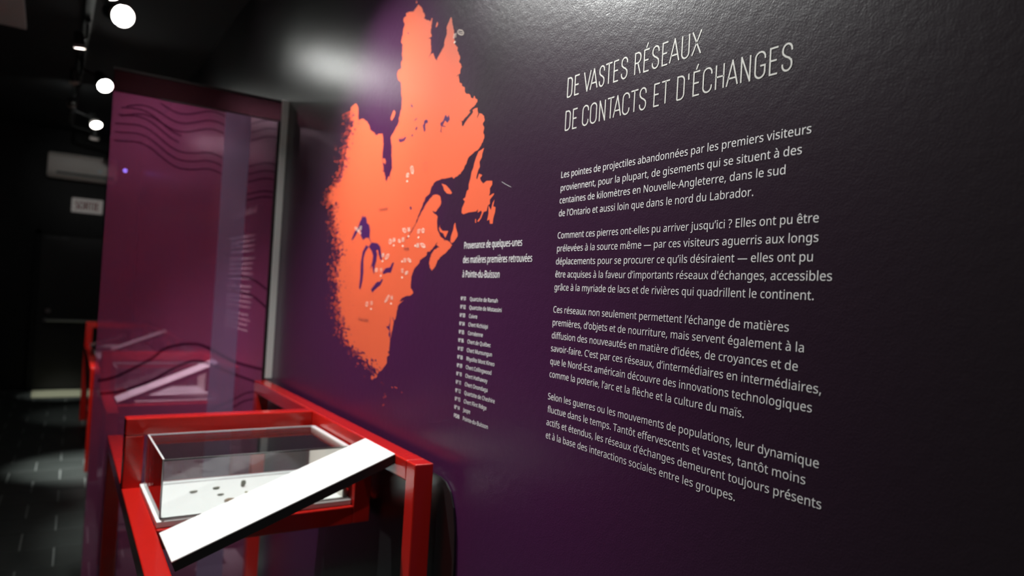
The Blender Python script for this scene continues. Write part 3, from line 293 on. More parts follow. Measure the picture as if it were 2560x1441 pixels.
D = json.loads(r'''{"text":{"T":[["Les pointes de projectiles abandonnées par les premiers visiteurs",1306.53,657.48,1841.7,97,30623],["proviennent, pour la plupart, de gisements qui se situent à des",1305.71,672.46,1810.3,85,29408],["centaines de kilomètres en Nouvelle-Angleterre, dans le sud",1306.88,700.84,1780.7,55,28111],["de l’Ontario et aussi loin que dans le nord du Labrador.",1306.95,761.42,1749.9,55,25747],["Comment ces pierres ont-elles pu arriver jusqu’ici ? Elles ont pu être",1306.81,636.61,1697.2,61,31707],["prélevées à la source même — par ces visiteurs aguerris aux longs",1306.23,635.41,1666.3,85,31135],["déplacements pour se procurer ce qu’ils désiraient — elles ont pu",1307.54,643.31,1635.6,55,30622],["être acquises à la faveur d’importants réseaux d'échanges, accessibles",1307.29,609.49,1605.1,55,32927],["grâce à la myriade de lacs et de rivières qui quadrillent le continent.",1307.84,638.24,1574.4,55,31638],["Ces réseaux non seulement permettent l’échange de matières",1307.16,679.16,1521.5,61,29103],["premières, d’objets et de nourriture, mais servent également à la",1306.8,650.6,1490.9,85,30417],["diffusion des nouveautés en matière d’idées, de croyances et de",1307.31,659.46,1460.2,55,29951],["savoir-faire. C’est par ces réseaux, d’intermédiaires en intermédiaires,",1307.57,622.73,1429.6,51,32342],["que le Nord-Est américain découvre des innovations technologiques",1307.4,631.48,1398.8,55,31925],["comme la poterie, l’arc et la flèche et la culture du maïs.",1307.51,756.54,1368.4,55,26023],["Selon les guerres ou les mouvements de populations, leur dynamique",1308.43,615.13,1315.8,51,32748],["fluctue dans le temps. Tantôt effervescents et vastes, tantôt moins",1307.44,636.18,1285.4,15,31106],["actifs et étendus, les réseaux d’échanges demeurent toujours présents",1308.72,607.66,1254.7,46,33150],["et à la base des interactions sociales entre les groupes.",1308.27,765.79,1224.0,55,25708]],"P":[["Provenance de quelques-unes",1749.76,1454.33,1684.8,97,14122],["des matières premières retrouvées",1751.0,1406.23,1643.4,55,16422],["à Pointe-du-Buisson",1750.24,1552.01,1601.8,46,9335]],"H":[[["D",1.5,20.9],["E",28.7,47.1],["V",63.2,86.5],["A",86.1,110.2],["S",115.7,134.1],["T",137.4,158.3],["E",163.5,180.9],["S",187.6,207.7],["R",228.5,248.1],["É",255.3,272.7],["S",279.3,299.5],["E",306.9,324.1],["A",328.3,352.7],["U",358.4,379.3],["X",385.8,407.1]],[["D",0.5,20.6],["E",28.3,46.3],["C",63.8,86.3],["O",91.4,114.7],["N",122.7,143.5],["T",149.8,170.6],["A",170.0,193.4],["C",197.5,219.9],["T",223.4,244.2],["S",248.7,269.0],["E",289.7,306.9],["T",311.4,332.7],["D",351.8,372.0],["'",380.1,382.8],["É",392.6,410.6],["C",416.2,438.8],["H",445.9,466.4],["A",472.0,496.1],["N",502.0,523.5],["G",531.3,553.8],["E",560.9,578.9],["S",585.1,605.4]]]},"map":{"orange":[[2165.5,2534.5,2144.7,2522.2,2126.7,2505.1,2122.1,2493.7,2104.8,2479.8,2113.1,2472.6,2092.7,2457.9,2080.2,2455.5,2063.8,2445.0,2054.9,2454.8,2048.4,2450.0,2052.1,2433.2,2055.3,2412.1,2046.5,2390.3,2059.5,2389.9,2093.5,2395.2,2059.2,2387.6,2051.4,2382.1,2050.2,2363.8,2043.0,2345.4,2049.1,2333.3,2063.8,2322.0,2043.0,2331.7,2028.3,2332.0,2017.6,2316.9,2000.5,2296.3,1996.0,2305.9,1972.4,2321.2,1962.3,2329.2,1954.5,2333.8,1953.5,2348.1,1946.7,2359.4,1939.9,2370.7,1944.8,2388.0,1938.0,2399.2,1925.9,2411.4,1918.3,2415.6,1912.1,2408.5,1905.7,2387.0,1896.9,2371.4,1889.1,2351.0,1890.2,2338.3,1879.8,2317.3,1862.6,2305.0,1864.0,2295.1,1849.2,2278.4,1842.6,2266.5,1849.2,2258.0,1835.2,2246.9,1829.0,2237.8,1837.9,2227.3,1836.8,2218.2,1867.3,2215.2,1844.0,2214.8,1846.2,2211.5,1839.0,2194.6,1822.5,2183.3,1821.9,2178.1,1803.3,2169.0,1798.9,2153.0,1788.2,2145.8,1770.6,2140.8,1764.8,2132.2,1749.5,2124.1,1743.2,2131.3,1737.5,2122.8,1725.1,2116.6,1724.2,2109.2,1733.0,2103.7,1751.3,2098.8,1769.5,2090.1,1760.4,2087.1,1789.3,2075.8,1802.4,2067.5,1823.1,2074.1,1807.6,2063.6,1803.3,2051.6,1787.6,2061.5,1764.3,2074.0,1746.4,2083.1,1750.4,2091.3,1731.7,2093.0,1720.0,2092.6,1716.0,2077.4,1719.5,2060.0,1708.6,2073.6,1692.0,2068.0,1682.2,2061.4,1677.1,2048.7,1679.1,2044.7,1686.3,2040.6,1676.9,2025.5,1680.9,2015.5,1674.8,2006.4,1673.6,1995.5,1685.0,1983.9,1694.3,1974.5,1708.9,1965.8,1724.5,1964.0,1753.0,1954.2,1765.0,1940.6,1779.5,1923.0,1797.6,1909.7,1828.3,1903.3,1839.4,1898.9,1847.2,1905.5,1875.9,1905.8,1918.9,1907.7,1950.1,1905.1,1968.6,1899.6,1983.3,1887.6,1990.9,1870.1,2016.2,1860.3,2034.2,1843.4,2045.5,1825.8,2060.4,1808.2,2070.2,1793.3,2090.5,1771.0,2113.1,1753.3,2146.4,1729.2,2142.4,1727.5,2107.1,1751.4,2084.7,1770.7,2063.2,1792.9,2046.9,1810.4,2019.2,1833.0,1988.5,1851.7,1963.7,1861.6,1938.0,1860.7,1918.0,1851.5,1909.8,1836.1,1914.6,1824.7,1932.1,1814.2,1943.7,1806.2,1966.8,1810.8,1952.6,1800.8,1936.1,1796.7,1927.7,1790.3,1929.5,1769.7,1923.6,1748.7,1902.2,1727.1,1863.6,1711.1,1880.8,1715.9,1852.0,1712.2,1834.4,1704.8,1822.6,1697.7,1837.8,1687.5,1869.6,1672.0,1897.1,1661.6,1913.2,1650.8,1923.0,1634.3,1945.1,1620.4,1961.8,1631.7,1967.1,1648.6,1957.8,1671.0,1935.8,1687.3,1901.3,1694.7,1925.6,1700.9,1918.1,1711.8,1942.9,1695.9,1965.4,1682.4,1986.7,1680.1,1988.5,1670.2,2018.8,1660.7,2034.1,1655.1,2036.2,1646.5,2072.8,1626.3,2078.2,1617.5,2089.6,1602.7,2089.7,1579.1,2091.0,1564.4,2068.9,1550.2,2081.0,1541.1,2121.1,1535.4,2154.9,1526.9,2174.5,1514.1,2129.8,1523.2,2159.8,1511.6,2179.9,1501.7,2187.6,1480.1,2194.9,1455.2,2204.4,1447.1,2212.8,1425.6,2226.7,1386.8,2230.8,1370.3,2230.1,1343.3,2242.3,1336.7,2224.4,1327.7,2249.3,1317.0,2243.2,1298.6,2282.8,1269.5,2315.1,1254.6,2332.5,1230.1,2352.4,1220.4,2375.2,1227.4,2363.6,1245.8,2394.0,1253.4,2382.3,1271.9,2427.9,1278.2,2476.2,1293.4,2542.0,1307.5,2593.6,1320.7,2647.9,1340.5,2686.6,1362.3,2675.4,1399.0,2737.6,1420.3,2756.8,1470.4,2777.0,1524.6,2794.1,1561.2,2811.4,1598.0,2807.4,1635.2,2771.0,1668.2,2802.7,1728.0,2854.0,1805.0,2877.5,1844.3,2899.2,1903.0,2974.9,1932.7,2938.7,1969.5,2842.1,2006.1,2828.0,2039.7,2794.0,2070.5,2790.3,2104.8,2766.8,2136.1,2763.1,2170.2,2738.8,2193.7,2725.5,2225.7,2759.4,2259.4,2756.3,2296.8,2701.6,2303.1,2675.3,2280.9,2669.5,2246.1,2660.9,2220.9,2652.8,2226.2,2617.3,2224.7,2571.1,2204.8,2547.3,2187.5,2531.3,2165.3,2491.9,2149.1,2473.6,2134.9,2445.8,2135.1,2410.2,2130.8,2400.6,2118.4,2392.4,2089.3,2396.4,2065.2,2397.5,2037.6,2389.2,2018.0,2377.6,1991.9,2388.3,1987.1,2368.5,1981.6,2354.3,1961.7,2356.7,1952.8,2343.9,1942.3,2338.2,1953.8,2325.1,1964.4,2308.0,1947.5,2315.9,1966.4,2300.1,1991.4,2304.6,1998.0,2314.2,2038.3,2315.5,2071.5,2330.8,2101.0,2328.0,2106.6,2275.5,2139.7,2263.6,2153.8,2269.9,2156.6,2259.5,2181.3,2250.6,2191.4,2251.8,2224.1,2263.3,2256.0,2271.7,2290.5,2299.0,2308.7,2309.0,2329.1,2296.5,2341.1,2275.6,2342.0,2278.9,2365.2,2265.6,2369.2,2275.5,2389.6,2273.6,2401.0,2273.6,2424.8,2289.8,2441.2,2278.9,2462.1,2278.4,2482.8,2266.6,2497.2,2278.7,2509.8,2280.5,2522.3,2256.6,2523.9,2265.1,2535.4,2240.8,2532.3,2199.3,2520.7,2183.9,2527.4],[1670.5,1968.3,1679.0,1953.4,1680.4,1942.9,1691.9,1931.0,1687.7,1917.0,1697.0,1907.4,1705.0,1886.7,1699.3,1882.0,1690.6,1897.2,1671.9,1891.0,1684.0,1884.3,1677.8,1875.6,1664.0,1866.1,1647.1,1872.3,1617.2,1869.0,1616.0,1858.5,1627.2,1849.2,1625.7,1835.9,1629.8,1828.4,1603.6,1833.9,1605.5,1828.8,1623.7,1817.4,1622.4,1805.6,1631.8,1802.4,1637.6,1787.1,1652.4,1785.5,1665.6,1767.8,1677.4,1759.2,1685.4,1761.0,1671.0,1770.8,1662.4,1784.9,1668.2,1790.6,1685.6,1785.2,1684.2,1795.8,1693.9,1789.8,1736.4,1790.1,1766.1,1786.6,1777.8,1791.6,1776.7,1805.5,1762.2,1823.8,1774.2,1831.7,1760.9,1836.1,1754.7,1853.6,1744.4,1858.1,1746.0,1872.0,1737.4,1890.3,1733.8,1906.4,1724.6,1918.9,1720.8,1932.1,1712.0,1947.2,1700.6,1961.9],[1599.2,1815.3,1604.4,1797.7,1592.0,1794.1,1593.0,1781.3,1600.7,1763.8,1601.6,1749.6,1616.2,1750.4,1620.0,1762.4,1632.0,1759.2,1626.7,1778.5,1629.4,1802.2,1615.5,1788.1,1608.0,1808.3],[1917.0,1892.7,1885.4,1885.0,1859.4,1869.4,1843.0,1856.3,1851.6,1854.2,1875.9,1857.9,1895.6,1870.0,1903.4,1882.5],[1696.6,1768.4,1692.4,1768.2,1691.2,1757.4,1696.4,1757.7],[1907.2,1763.8,1909.0,1755.6,1890.1,1743.7,1852.9,1741.9,1860.1,1731.4,1870.1,1721.0,1883.3,1735.2,1907.3,1741.7,1914.6,1753.2],[1811.8,1765.2,1807.2,1750.3,1794.2,1731.2,1793.2,1723.2,1812.9,1708.1,1826.0,1703.7,1836.0,1708.9,1834.2,1724.9,1822.7,1743.1,1819.1,1758.9],[2316.5,2201.1,2300.4,2189.0,2309.2,2175.6,2332.7,2163.4,2341.8,2175.6,2329.6,2191.5],[2391.8,2035.2,2372.5,2032.6,2360.6,2018.8,2365.5,2011.2,2385.8,2020.6],[2011.9,2429.4,2004.8,2419.1,2015.3,2411.4,2022.7,2414.9,2017.1,2425.5],[2184.0,2552.1,2173.9,2548.8,2176.2,2542.3,2184.5,2546.5],[2431.2,1716.6,2388.7,1712.0,2398.6,1695.9,2420.6,1703.0]],"purple":[[2551.7,1839.3,2545.1,1826.8,2528.0,1832.5,2512.8,1821.3,2505.6,1803.8,2482.4,1795.7,2470.4,1774.9,2469.9,1744.6,2452.8,1728.9,2456.9,1728.1,2478.6,1745.0,2505.5,1747.7,2535.3,1738.6,2561.3,1758.6,2569.4,1779.8,2583.9,1784.0,2617.1,1757.5,2648.2,1742.8,2658.3,1744.9,2629.7,1775.7,2594.5,1791.5,2579.2,1811.6,2567.0,1821.2],[2500.8,1718.7,2473.2,1711.1,2505.3,1691.7,2518.8,1664.7,2511.0,1617.0,2514.5,1583.0,2531.1,1546.9,2546.2,1555.1,2539.8,1599.8,2543.7,1651.3,2532.3,1692.3],[2473.2,1711.1,2449.9,1727.2,2390.3,1721.8,2363.6,1708.0,2351.5,1681.8,2340.0,1659.0,2356.6,1662.5,2375.9,1682.3,2382.6,1698.7,2398.6,1695.9,2388.3,1682.5,2392.5,1656.4,2402.4,1640.1,2405.6,1607.2,2415.6,1617.1,2427.7,1640.3,2446.9,1627.1,2429.8,1653.5,2424.9,1676.6,2445.1,1697.0],[2325.7,1617.2,2304.0,1629.9,2265.9,1633.0,2249.2,1648.5,2234.5,1649.9,2246.5,1629.8,2255.5,1614.2,2286.1,1614.1,2324.2,1607.6],[2426.3,1550.9,2391.7,1571.3,2368.5,1581.4,2352.0,1580.0,2329.7,1591.6,2321.3,1588.4,2342.3,1568.9,2396.4,1548.3,2411.8,1539.8],[2236.9,1464.6,2239.4,1437.4,2249.0,1425.9,2268.9,1424.5,2236.8,1410.4,2244.6,1396.2,2231.2,1386.5,2232.0,1378.3,2227.0,1397.6,2236.8,1424.0,2234.9,1451.2],[2221.0,1458.7,2214.5,1459.1,2201.7,1446.4,2205.8,1443.5],[2260.5,2083.9,2247.1,2087.6,2235.7,2080.0,2230.4,2090.8,2225.4,2079.8,2206.1,2086.9,2195.4,2082.2,2210.9,2073.1,2231.1,2071.9,2248.5,2073.2],[2174.7,2193.6,2168.0,2192.3,2156.7,2181.5,2162.8,2178.4,2173.4,2184.8],[2121.8,2136.5,2118.2,2133.0,2133.4,2128.8,2143.4,2131.2],[2120.9,2106.8,2110.8,2102.3,2119.1,2093.9,2129.1,2097.0],[2150.0,2086.3,2141.3,2083.4,2148.6,2076.1,2155.7,2080.1],[2063.4,2116.1,2048.5,2117.5,2035.7,2111.1,2037.6,2103.2,2052.9,2106.0,2054.5,2095.3,2050.0,2083.5,2058.1,2076.6,2065.8,2089.0,2073.7,2102.8,2065.0,2105.4],[1919.1,2105.8,1913.2,2107.6,1902.7,2096.8,1894.5,2104.1,1886.4,2087.9,1900.6,2080.2,1917.2,2090.6,1931.2,2078.3,1943.6,2077.5,1948.0,2087.2,1929.7,2091.4,1924.3,2097.8],[1937.6,2079.4,1908.5,2069.9,1908.3,2068.4,1937.1,2075.7,1938.1,2058.6,1926.1,2053.1,1944.4,2059.1],[2130.8,1838.6,2120.8,1834.6,2119.7,1826.6,2129.2,1827.3,2134.6,1834.1],[2237.5,2460.6,2226.4,2453.0,2229.4,2450.3,2240.4,2457.0]],"ring":[2034.9,1976.0,2024.0,1970.0,2018.9,1957.1,2024.7,1950.1,2035.9,1947.8,2045.6,1954.2,2047.3,1966.8,2043.5,1974.1],"icons":[["03",[2602.0,1783.3],7,17,-0.5,[2567.2,1787.2],[2564.0,1767.3]],["04",[2276.3,1724.8],7,13,0,[2244.9,1728.8],[2244.6,1709.8]],["05",[2200.5,1723.4],5,9,-0.2,[2170.7,1727.3],[2170.5,1705.5]],["06",[2164.9,1759.1],7,12,-0.2,[2131.0,1759.9],[2129.5,1737.2]],["07",[2023.1,1751.0],6,11,0,[2053.4,1750.1],[2053.4,1730.4]],["08",[2018.2,1702.9],8,11,-0.3,[2055.1,1704.0],[2073.7,1703.4]],["09",[2296.5,1671.4],8,14,0.2,[2333.7,1677.3],[2334.4,1655.9]],["10",[2112.0,1656.2],6,11,-0.3,[2147.4,1655.9],[2168.2,1652.7]],["12",[2127.3,1613.8],6,8,0.2,[2162.5,1621.1],[2160.3,1597.8]],["11",[2386.8,1623.8],7,9,0,[2342.3,1622.5],[2342.5,1602.9]],["13",[2455.9,1495.1],6,13,0.1,[2413.7,1500.8],[2413.0,1479.4]],["14",[2274.0,1521.5],5,20,0.25,[2237.7,1526.5],[2237.7,1505.9]],["01",[1848.7,2346.6],8,17,-0.25,[1884.4,2347.0],[1883.5,2326.6]],["02",[2132.9,1962.1],6,22,-0.1,[2166.6,1947.7],[2167.0,1927.2]]]}}''')
def glyph_mesh(ch, cache={}):
    if ch in cache: return cache[ch]
    adv, sp = G[ch]
    cu = bpy.data.curves.new('g', 'CURVE'); cu.dimensions = '2D'; cu.fill_mode = 'BOTH'
    for s in sp:
        p = cu.splines.new('POLY'); n = len(s)//2; p.points.add(n-1)
        for i in range(n): p.points[i].co = (s[2*i], s[2*i+1], 0, 1)
        p.use_cyclic_u = True
    o = bpy.data.objects.new('g', cu); me = o.to_mesh()
    V = [tuple(v.co[:2]) for v in me.vertices]; Fc = [tuple(p.vertices) for p in me.polygons]
    o.to_mesh_clear(); bpy.data.objects.remove(o); bpy.data.curves.remove(cu)
    cache[ch] = (adv, V, Fc); return cache[ch]

XW = -0.0006
class Ink:
    def __init__(s): s.v = []; s.f = []
    def poly(s, P, x=XW):
        b = len(s.v); s.v += [(x, y, z) for y, z in P]; s.f.append(tuple(range(b, b+len(P))))
    def build(s, name, m, parent, kind=None, label=None):
        me = bpy.data.meshes.new(name); me.from_pydata(s.v, [], s.f); me.materials.append(m); me.update()
        o = bpy.data.objects.new(name, me)
        if kind: o['kind'] = kind
        if label: o['label'] = label
        return link(o, parent)

def text_line(ink, t, y0, sx, zb, sz, shear=0.0, x=XW, axis=-1, bold=0.0):
    cur = 0
    for k in ([0, bold] if bold else [0]):
        cur = 0
        for ch in t:
            adv, V, Fc = glyph_mesh(ch)
            b = len(ink.v)
            for a, c in V:
                ink.v.append((x - (.0002 if k else 0), y0 + axis*((cur + a + k)*sx + shear*c*sz), zb + c*sz))
            ink.f += [tuple(b+i for i in f) for f in Fc]
            cur += adv
    return cur

paras = [(0, 4), (4, 9), (9, 15), (15, 19)]
for a, b in paras:
    ink = Ink()
    for t, yl, yr, zb, lo, hi in D['text']['T'][a:b]:
        ext = hi
        sx = (yl - yr)/1000.0/(hi - lo)
        text_line(ink, t, yl/1000.0 + lo*sx, sx, zb/1000.0, .0212/1000)
    ink.build('paragraph_lettering', M_text, wall, label='block of white French text lines printed on the dark wall')
ink = Ink()
for t, yl, yr, zb, lo, hi in D['text']['P']:
    sx = (yl - yr)/1000.0/(hi - lo)
    text_line(ink, t, yl/1000.0 + lo*sx, sx, zb/1000.0, .0272/1000, bold=22)
ink.build('caption_lettering', M_text, wall, label='narrow white slanted caption right of the orange map')
ink = Ink()
LG = ["Quartzite de Ramah", "Quartzite de Mistassini", "Cuivre", "Chert Kichisipi", "Cornéenne", "Chert de Québec", "Chert Munsungun",
      "Rhyolite Mont Kineo", "Chert Collingwood", "Chert Hathaway", "Chert Onondaga", "Quartzite de Cheshire", "Chert Flint Ridge", "Jaspe", "Pointe-du-Buisson"]
for k, t in enumerate(LG):
    zb = 1.535 - k*(1.535-1.196)/14
    num = 'N° %02d' % (k+1) if k < 14 else 'PDB'
    text_line(ink, num, 1.752, .0121/1000 if k < 14 else .0165/1000, zb, .0155/1000, bold=70)
    text_line(ink, t, 1.700, .0158/1000, zb, .0155/1000, bold=14)
ink.build('legend_lettering', M_text, wall, label='numbered white list of stone types below the caption')

# heading: thin condensed slanted capitals drawn as strokes
def arc(cx, cy, rx, ry, a0, a1, n=10):
    return [(cx + rx*math.cos(R(a0+(a1-a0)*i/n)), cy + ry*math.sin(R(a0+(a1-a0)*i/n))) for i in range(n+1)]
q = .22
STROKES = {
 'D': [[(0,0),(0,1),(.45,1)] + arc(.45,1-q,.55,q,90,0,6) + [(1,q)] + arc(.45,q,.55,q,0,-90,6) + [(0,0)]],
 'E': [[(1,1),(0,1),(0,0),(1,0)], [(0,.52),(.86,.52)]],
 'É': [[(1,1),(0,1),(0,0),(1,0)], [(0,.52),(.86,.52)], [(.35,1.09),(.66,1.31)]],
 'V': [[(0,1),(.5,0),(1,1)]], 'A': [[(0,0),(.5,1),(1,0)], [(.16,.30),(.84,.30)]],
 'T': [[(0,1),(1,1)], [(.5,1),(.5,0)]], 'X': [[(0,0),(1,1)], [(0,1),(1,0)]],
 'N': [[(0,0),(0,1),(1,0),(1,1)]], 'H': [[(0,0),(0,1)], [(1,0),(1,1)], [(0,.5),(1,.5)]],
 'U': [[(0,1),(0,q)] + arc(.5,q,.5,q,180,360,10) + [(1,1)]],
 'O': [arc(.5,1-q,.5,q,0,180,10) + arc(.5,q,.5,q,180,360,10) + [(1,1-q)]],
 'C': [[(1,.72)] + arc(.5,1-q,.5,q,0,180,10) + arc(.5,q,.5,q,180,360,10) + [(1,.28)]],
 'G': [[(1,.72)] + arc(.5,1-q,.5,q,0,180,10) + arc(.5,q,.5,q,180,360,10) + [(1,.46),(.52,.46)]],
 'R': [[(0,0),(0,1),(.45,1)] + arc(.45,.76,.55,.24,90,-90,10) + [(0,.52)], [(.5,.52),(1,0)]],
 'S': [[(1,.73)] + arc(.5,1-q,.5,q,0,180,10) + [(0,.72),(.06,.64),(.3,.55),(.7,.46),(.94,.37),(1,.28)] + arc(.5,q,.5,q,0,-180,10) + [(0,.27)]],
 "'": [[(1.2,1.02),(1.3,.92),(.9,.82),(-.2,.75)]],
}
def stroke(ink, P, wd, x=XW):
    n = len(P)
    for i in range(n-1):
        a = Vector(P[i]); b = Vector(P[i+1]); d = b-a
        if d.length < 1e-7: continue
        d.normalize(); s = Vector((-d.y, d.x))*wd/2
        e0 = d*(wd*.42 if i > 0 else 0.0); e1 = d*(wd*.42 if i < n-2 else 0.0)
        ink.poly([tuple(a-e0-s), tuple(b+e1-s), tuple(b+e1+s), tuple(a-e0+s)], x - .00002*(i % 3))
ink = Ink()
HC, WD = .0482, .0031
for (row, zb) in zip(D['text']['H'], (2.032, 1.953)):
    for ch, s0, s1 in row:
        s0 /= 1000; s1 /= 1000
        cap = HC - WD
        mrg = 0 if ch in 'VAXT' else WD/2
        for P in STROKES[ch]:
            Q = []
            for (u, v) in P:
                zz = WD/2 + v*cap
                ss = s0 + mrg + u*(s1 - s0 - 2*mrg)
                Q.append((1.304 - ss , zb + zz))
            stroke(ink, Q, WD)
ink.build('heading_lettering', M_headtext, wall, label='large thin slanted grey heading in two lines at the top')

# ------------------------------------------------------------------ map print
def fill_polys(polys, x):
    """concave polygons in mm -> triangulated ink"""
    ink = Ink()
    for P in polys:
        cu = bpy.data.curves.new('g', 'CURVE'); cu.dimensions = '2D'; cu.fill_mode = 'BOTH'
        p = cu.splines.new('POLY'); n = len(P)//2; p.points.add(n-1)
        for i in range(n): p.points[i].co = (P[2*i]/100, P[2*i+1]/100, 0, 1)
        p.use_cyclic_u = True
        o = bpy.data.objects.new('g', cu); me = o.to_mesh(); b = len(ink.v)
        ink.v += [(x, v.co.x/10, v.co.y/10) for v in me.vertices]; ink.f += [tuple(b+i for i in f.vertices) for f in me.polygons]
        o.to_mesh_clear(); bpy.data.objects.remove(o); bpy.data.curves.remove(cu)
    return ink
MP = D['map']
def roughen(P, amp, n=3, seed=1):
    r = random.Random(seed); out = []; N = len(P)//2
    for i in range(N):
        a = (P[2*i], P[2*i+1]); j = (i+1) % N; b = (P[2*j], P[2*j+1])
        out += [a[0], a[1]]
        L = math.hypot(b[0]-a[0], b[1]-a[1])
        if L > 9:
            k = min(n, int(L/7))
            for t in range(1, k+1):
                f = t/(k+1); out += [a[0]+(b[0]-a[0])*f + r.uniform(-amp, amp)*2, a[1]+(b[1]-a[1])*f + r.uniform(-amp, amp)]
    return out
landP = roughen(MP['orange'][0], 1.3)
fill_polys([landP] + MP['orange'][1:], -.0003).build('map_print', M_orange, wall, label='orange silhouette of a coast and land mass printed on the wall')
fill_polys(MP['purple'], -.0006).build('lake_print', M_purple, wall, label='dark violet lakes printed on the orange map')

def inside(P, y, z):
    c = False; n = len(P)//2; j = n-1
    for i in range(n):
        yi, zi, yj, zj = P[2*i], P[2*i+1], P[2*j], P[2*j+1]
        if (zi > z) != (zj > z) and y < (yj-yi)*(z-zi)/(zj-zi)+yi: c = not c
        j = i
    return c
# brushed speckle along the western and southern fringe
Lp = MP['orange'][0]
pts = [(Lp[2*i], Lp[2*i+1]) for i in range(len(Lp)//2)]
zmin = min(p[1] for p in pts)
west = {}
def west_edge(z):
    best = -1e9
    for i in range(len(pts)):
        a, b = pts[i], pts[(i+1) % len(pts)]
        if (a[1] > z) != (b[1] > z):
            best = max(best, a[0] + (b[0]-a[0])*(z-a[1])/(b[1]-a[1]))
    return best
rs = random.Random(11)
sp_o = Ink(); sp_r = Ink(); sp_p = Ink()
def blob(ink, y, z, ry, rz, x, n=7):
    ph = rs.uniform(0, 6.28); P = []
    for i in range(n):
        a = ph + 2*math.pi*i/n; k = rs.uniform(.5, 1.25)
        P.append((y/1000 + ry*k*math.cos(a)/1000, z/1000 + rz*k*math.sin(a)/1000))
    ink.poly(P, x)
ztop = 2270
from mathutils import noise as mnoise
DY, DZ = 8.5, 3.0
def sstep(a, c, x):
    t = max(0, min(1, (x-a)/(c-a))); return t*t*(3-2*t)
zz_ = 1215.0
while zz_ < 2285:
    zc = max(zz_, zmin+6)
    we = wp = west_edge(zc)
    low = max(0, min(1, (1450 - zz_)/190.0))
    we = max(we, 2705 if zz_ > 1345 else 2705 - (1345 - zz_)*3.3)
    reach = 150 + 30*low; din = 95 + 190*low
    if zz_ < zmin+6: we = 2225; wp = 0
    if we > 0:
        yy_ = we - din*1.3
        while yy_ < we + reach:
            if yy_ > 2105:
                d = yy_ - we
                # chance of paint: full inside, none beyond the reach
                if d < 0: P = 1 - .52*sstep(-din*1.2, 0, d)
                else: P = .48*(1 - sstep(0, reach, d))
                if low > 0: P -= .13*low*sstep(-din*1.3, -din*.2, d) if d < 0 else .22*low
                if zz_ < zmin+6: P = .30*(1-(zmin+6-zz_)/38.0)*(1 - sstep(60, 150, d))
                v = Vector((yy_/26.0, zz_/8.5, 3.7))
                nz = .5 + .5*(mnoise.noise(v)*.85 + .55*mnoise.noise(v*2.3) + .25*mnoise.noise(v*5.1))*1.55
                ins = inside(Lp, yy_, zz_)
                if ins and nz > P + .13: blob(sp_p, yy_ + rs.uniform(-3, 3), zz_ + rs.uniform(-1, 1), DY*.72, DZ*.78, -.0008, 6)
                elif not ins and yy_ > wp and nz < P - .02:
                    blob(sp_o if nz < P - .07 else sp_r, yy_ + rs.uniform(-3, 3), zz_ + rs.uniform(-1, 1), DY*.70, DZ*.72, -.0004, 6)
            yy_ += DY
    zz_ += DZ
for y, z in ((2247, 1190), (2238, 1182), (2252, 1176), (2248, 1152), (2256, 1148)): blob(sp_r, y, z, 5, 4, -.0004)
for _ in range(160):                                # freckles deeper inland
    z = rs.uniform(1380, 2230); we = west_edge(z); y = we - rs.uniform(30, 190)
    blob(sp_p, y, z, rs.uniform(.8, 2.6), rs.uniform(.5, 1.6), -.0008)
sp_o.build('orange_speckles', M_orange2, wall, kind='stuff')
sp_r.build('red_speckles', M_orange3, wall, kind='stuff')
sp_p.build('violet_speckles', M_purple, wall, kind='stuff')

# stone icons with numbers and dots
ik = Ink(); XI = -.001
for n, (cy, cz), wpx, hpx, rot, (dy, dz), (py, pz) in MP['icons']:
    cy /= 1000; cz /= 1000; ry = wpx*.0030*.56; rz = hpx*.00104*.62; rr = random.Random(n)
    ring = []
    for i in range(14):
        a = 2*math.pi*i/14; k = rr.uniform(.82, 1.1)
        v = rz*k*math.sin(a); ring.append((cy + ry*k*math.cos(a) - rot*v*3*1.6, cz + v))
    stroke(ik, ring + [ring[0]], .0021, XI)
    for t in range(3):
        a = rr.choice(ring); b = rr.choice(ring); m_ = ((a[0]*.4+cy*.6), (a[1]*.4+cz*.6))
        stroke(ik, [a, m_, (b[0]*.5+cy*.5, b[1]*.5+cz*.5)], .0009, XI)
    text_line(ik, n, dy/1000 + .0105, .0185/1000, dz/1000 - .0068, .0195/1000, x=XI, bold=60)
    ik.poly([(py/1000 + .0062*math.cos(2*math.pi*i/12), pz/1000 + .0030*math.sin(2*math.pi*i/12)) for i in range(12)], XI)
ik.build('stone_icons', M_icon, wall, label='small pale outlines of stones with numbers on the orange map')
rk = Ink()
text_line(rk, 'PDB', 2.160, .020/1000, 1.690, .014/1000, x=XI, bold=60)
text_line(rk, 'Canada', 2.40, .023/1000, 1.840, .016/1000, x=XI, bold=40)
text_line(rk, 'États-Unis', 2.530, .021/1000, 1.430, .016/1000, x=XI, bold=40)
stroke(rk, [(MP['ring'][2*i]/1000, MP['ring'][2*i+1]/1000) for i in range(8)] + [(MP['ring'][0]/1000, MP['ring'][1]/1000)], .0012, XI)
rk.build('map_names', M_rust, wall, label='faint dark red place names on the orange map')
sk = Ink(); stroke(sk, [(1.568, 1.861), (1.545, 1.851), (1.521, 1.842)], .0007); sk.build('scratch_mark', M_text, wall, label='thin pale scratch right of the map')

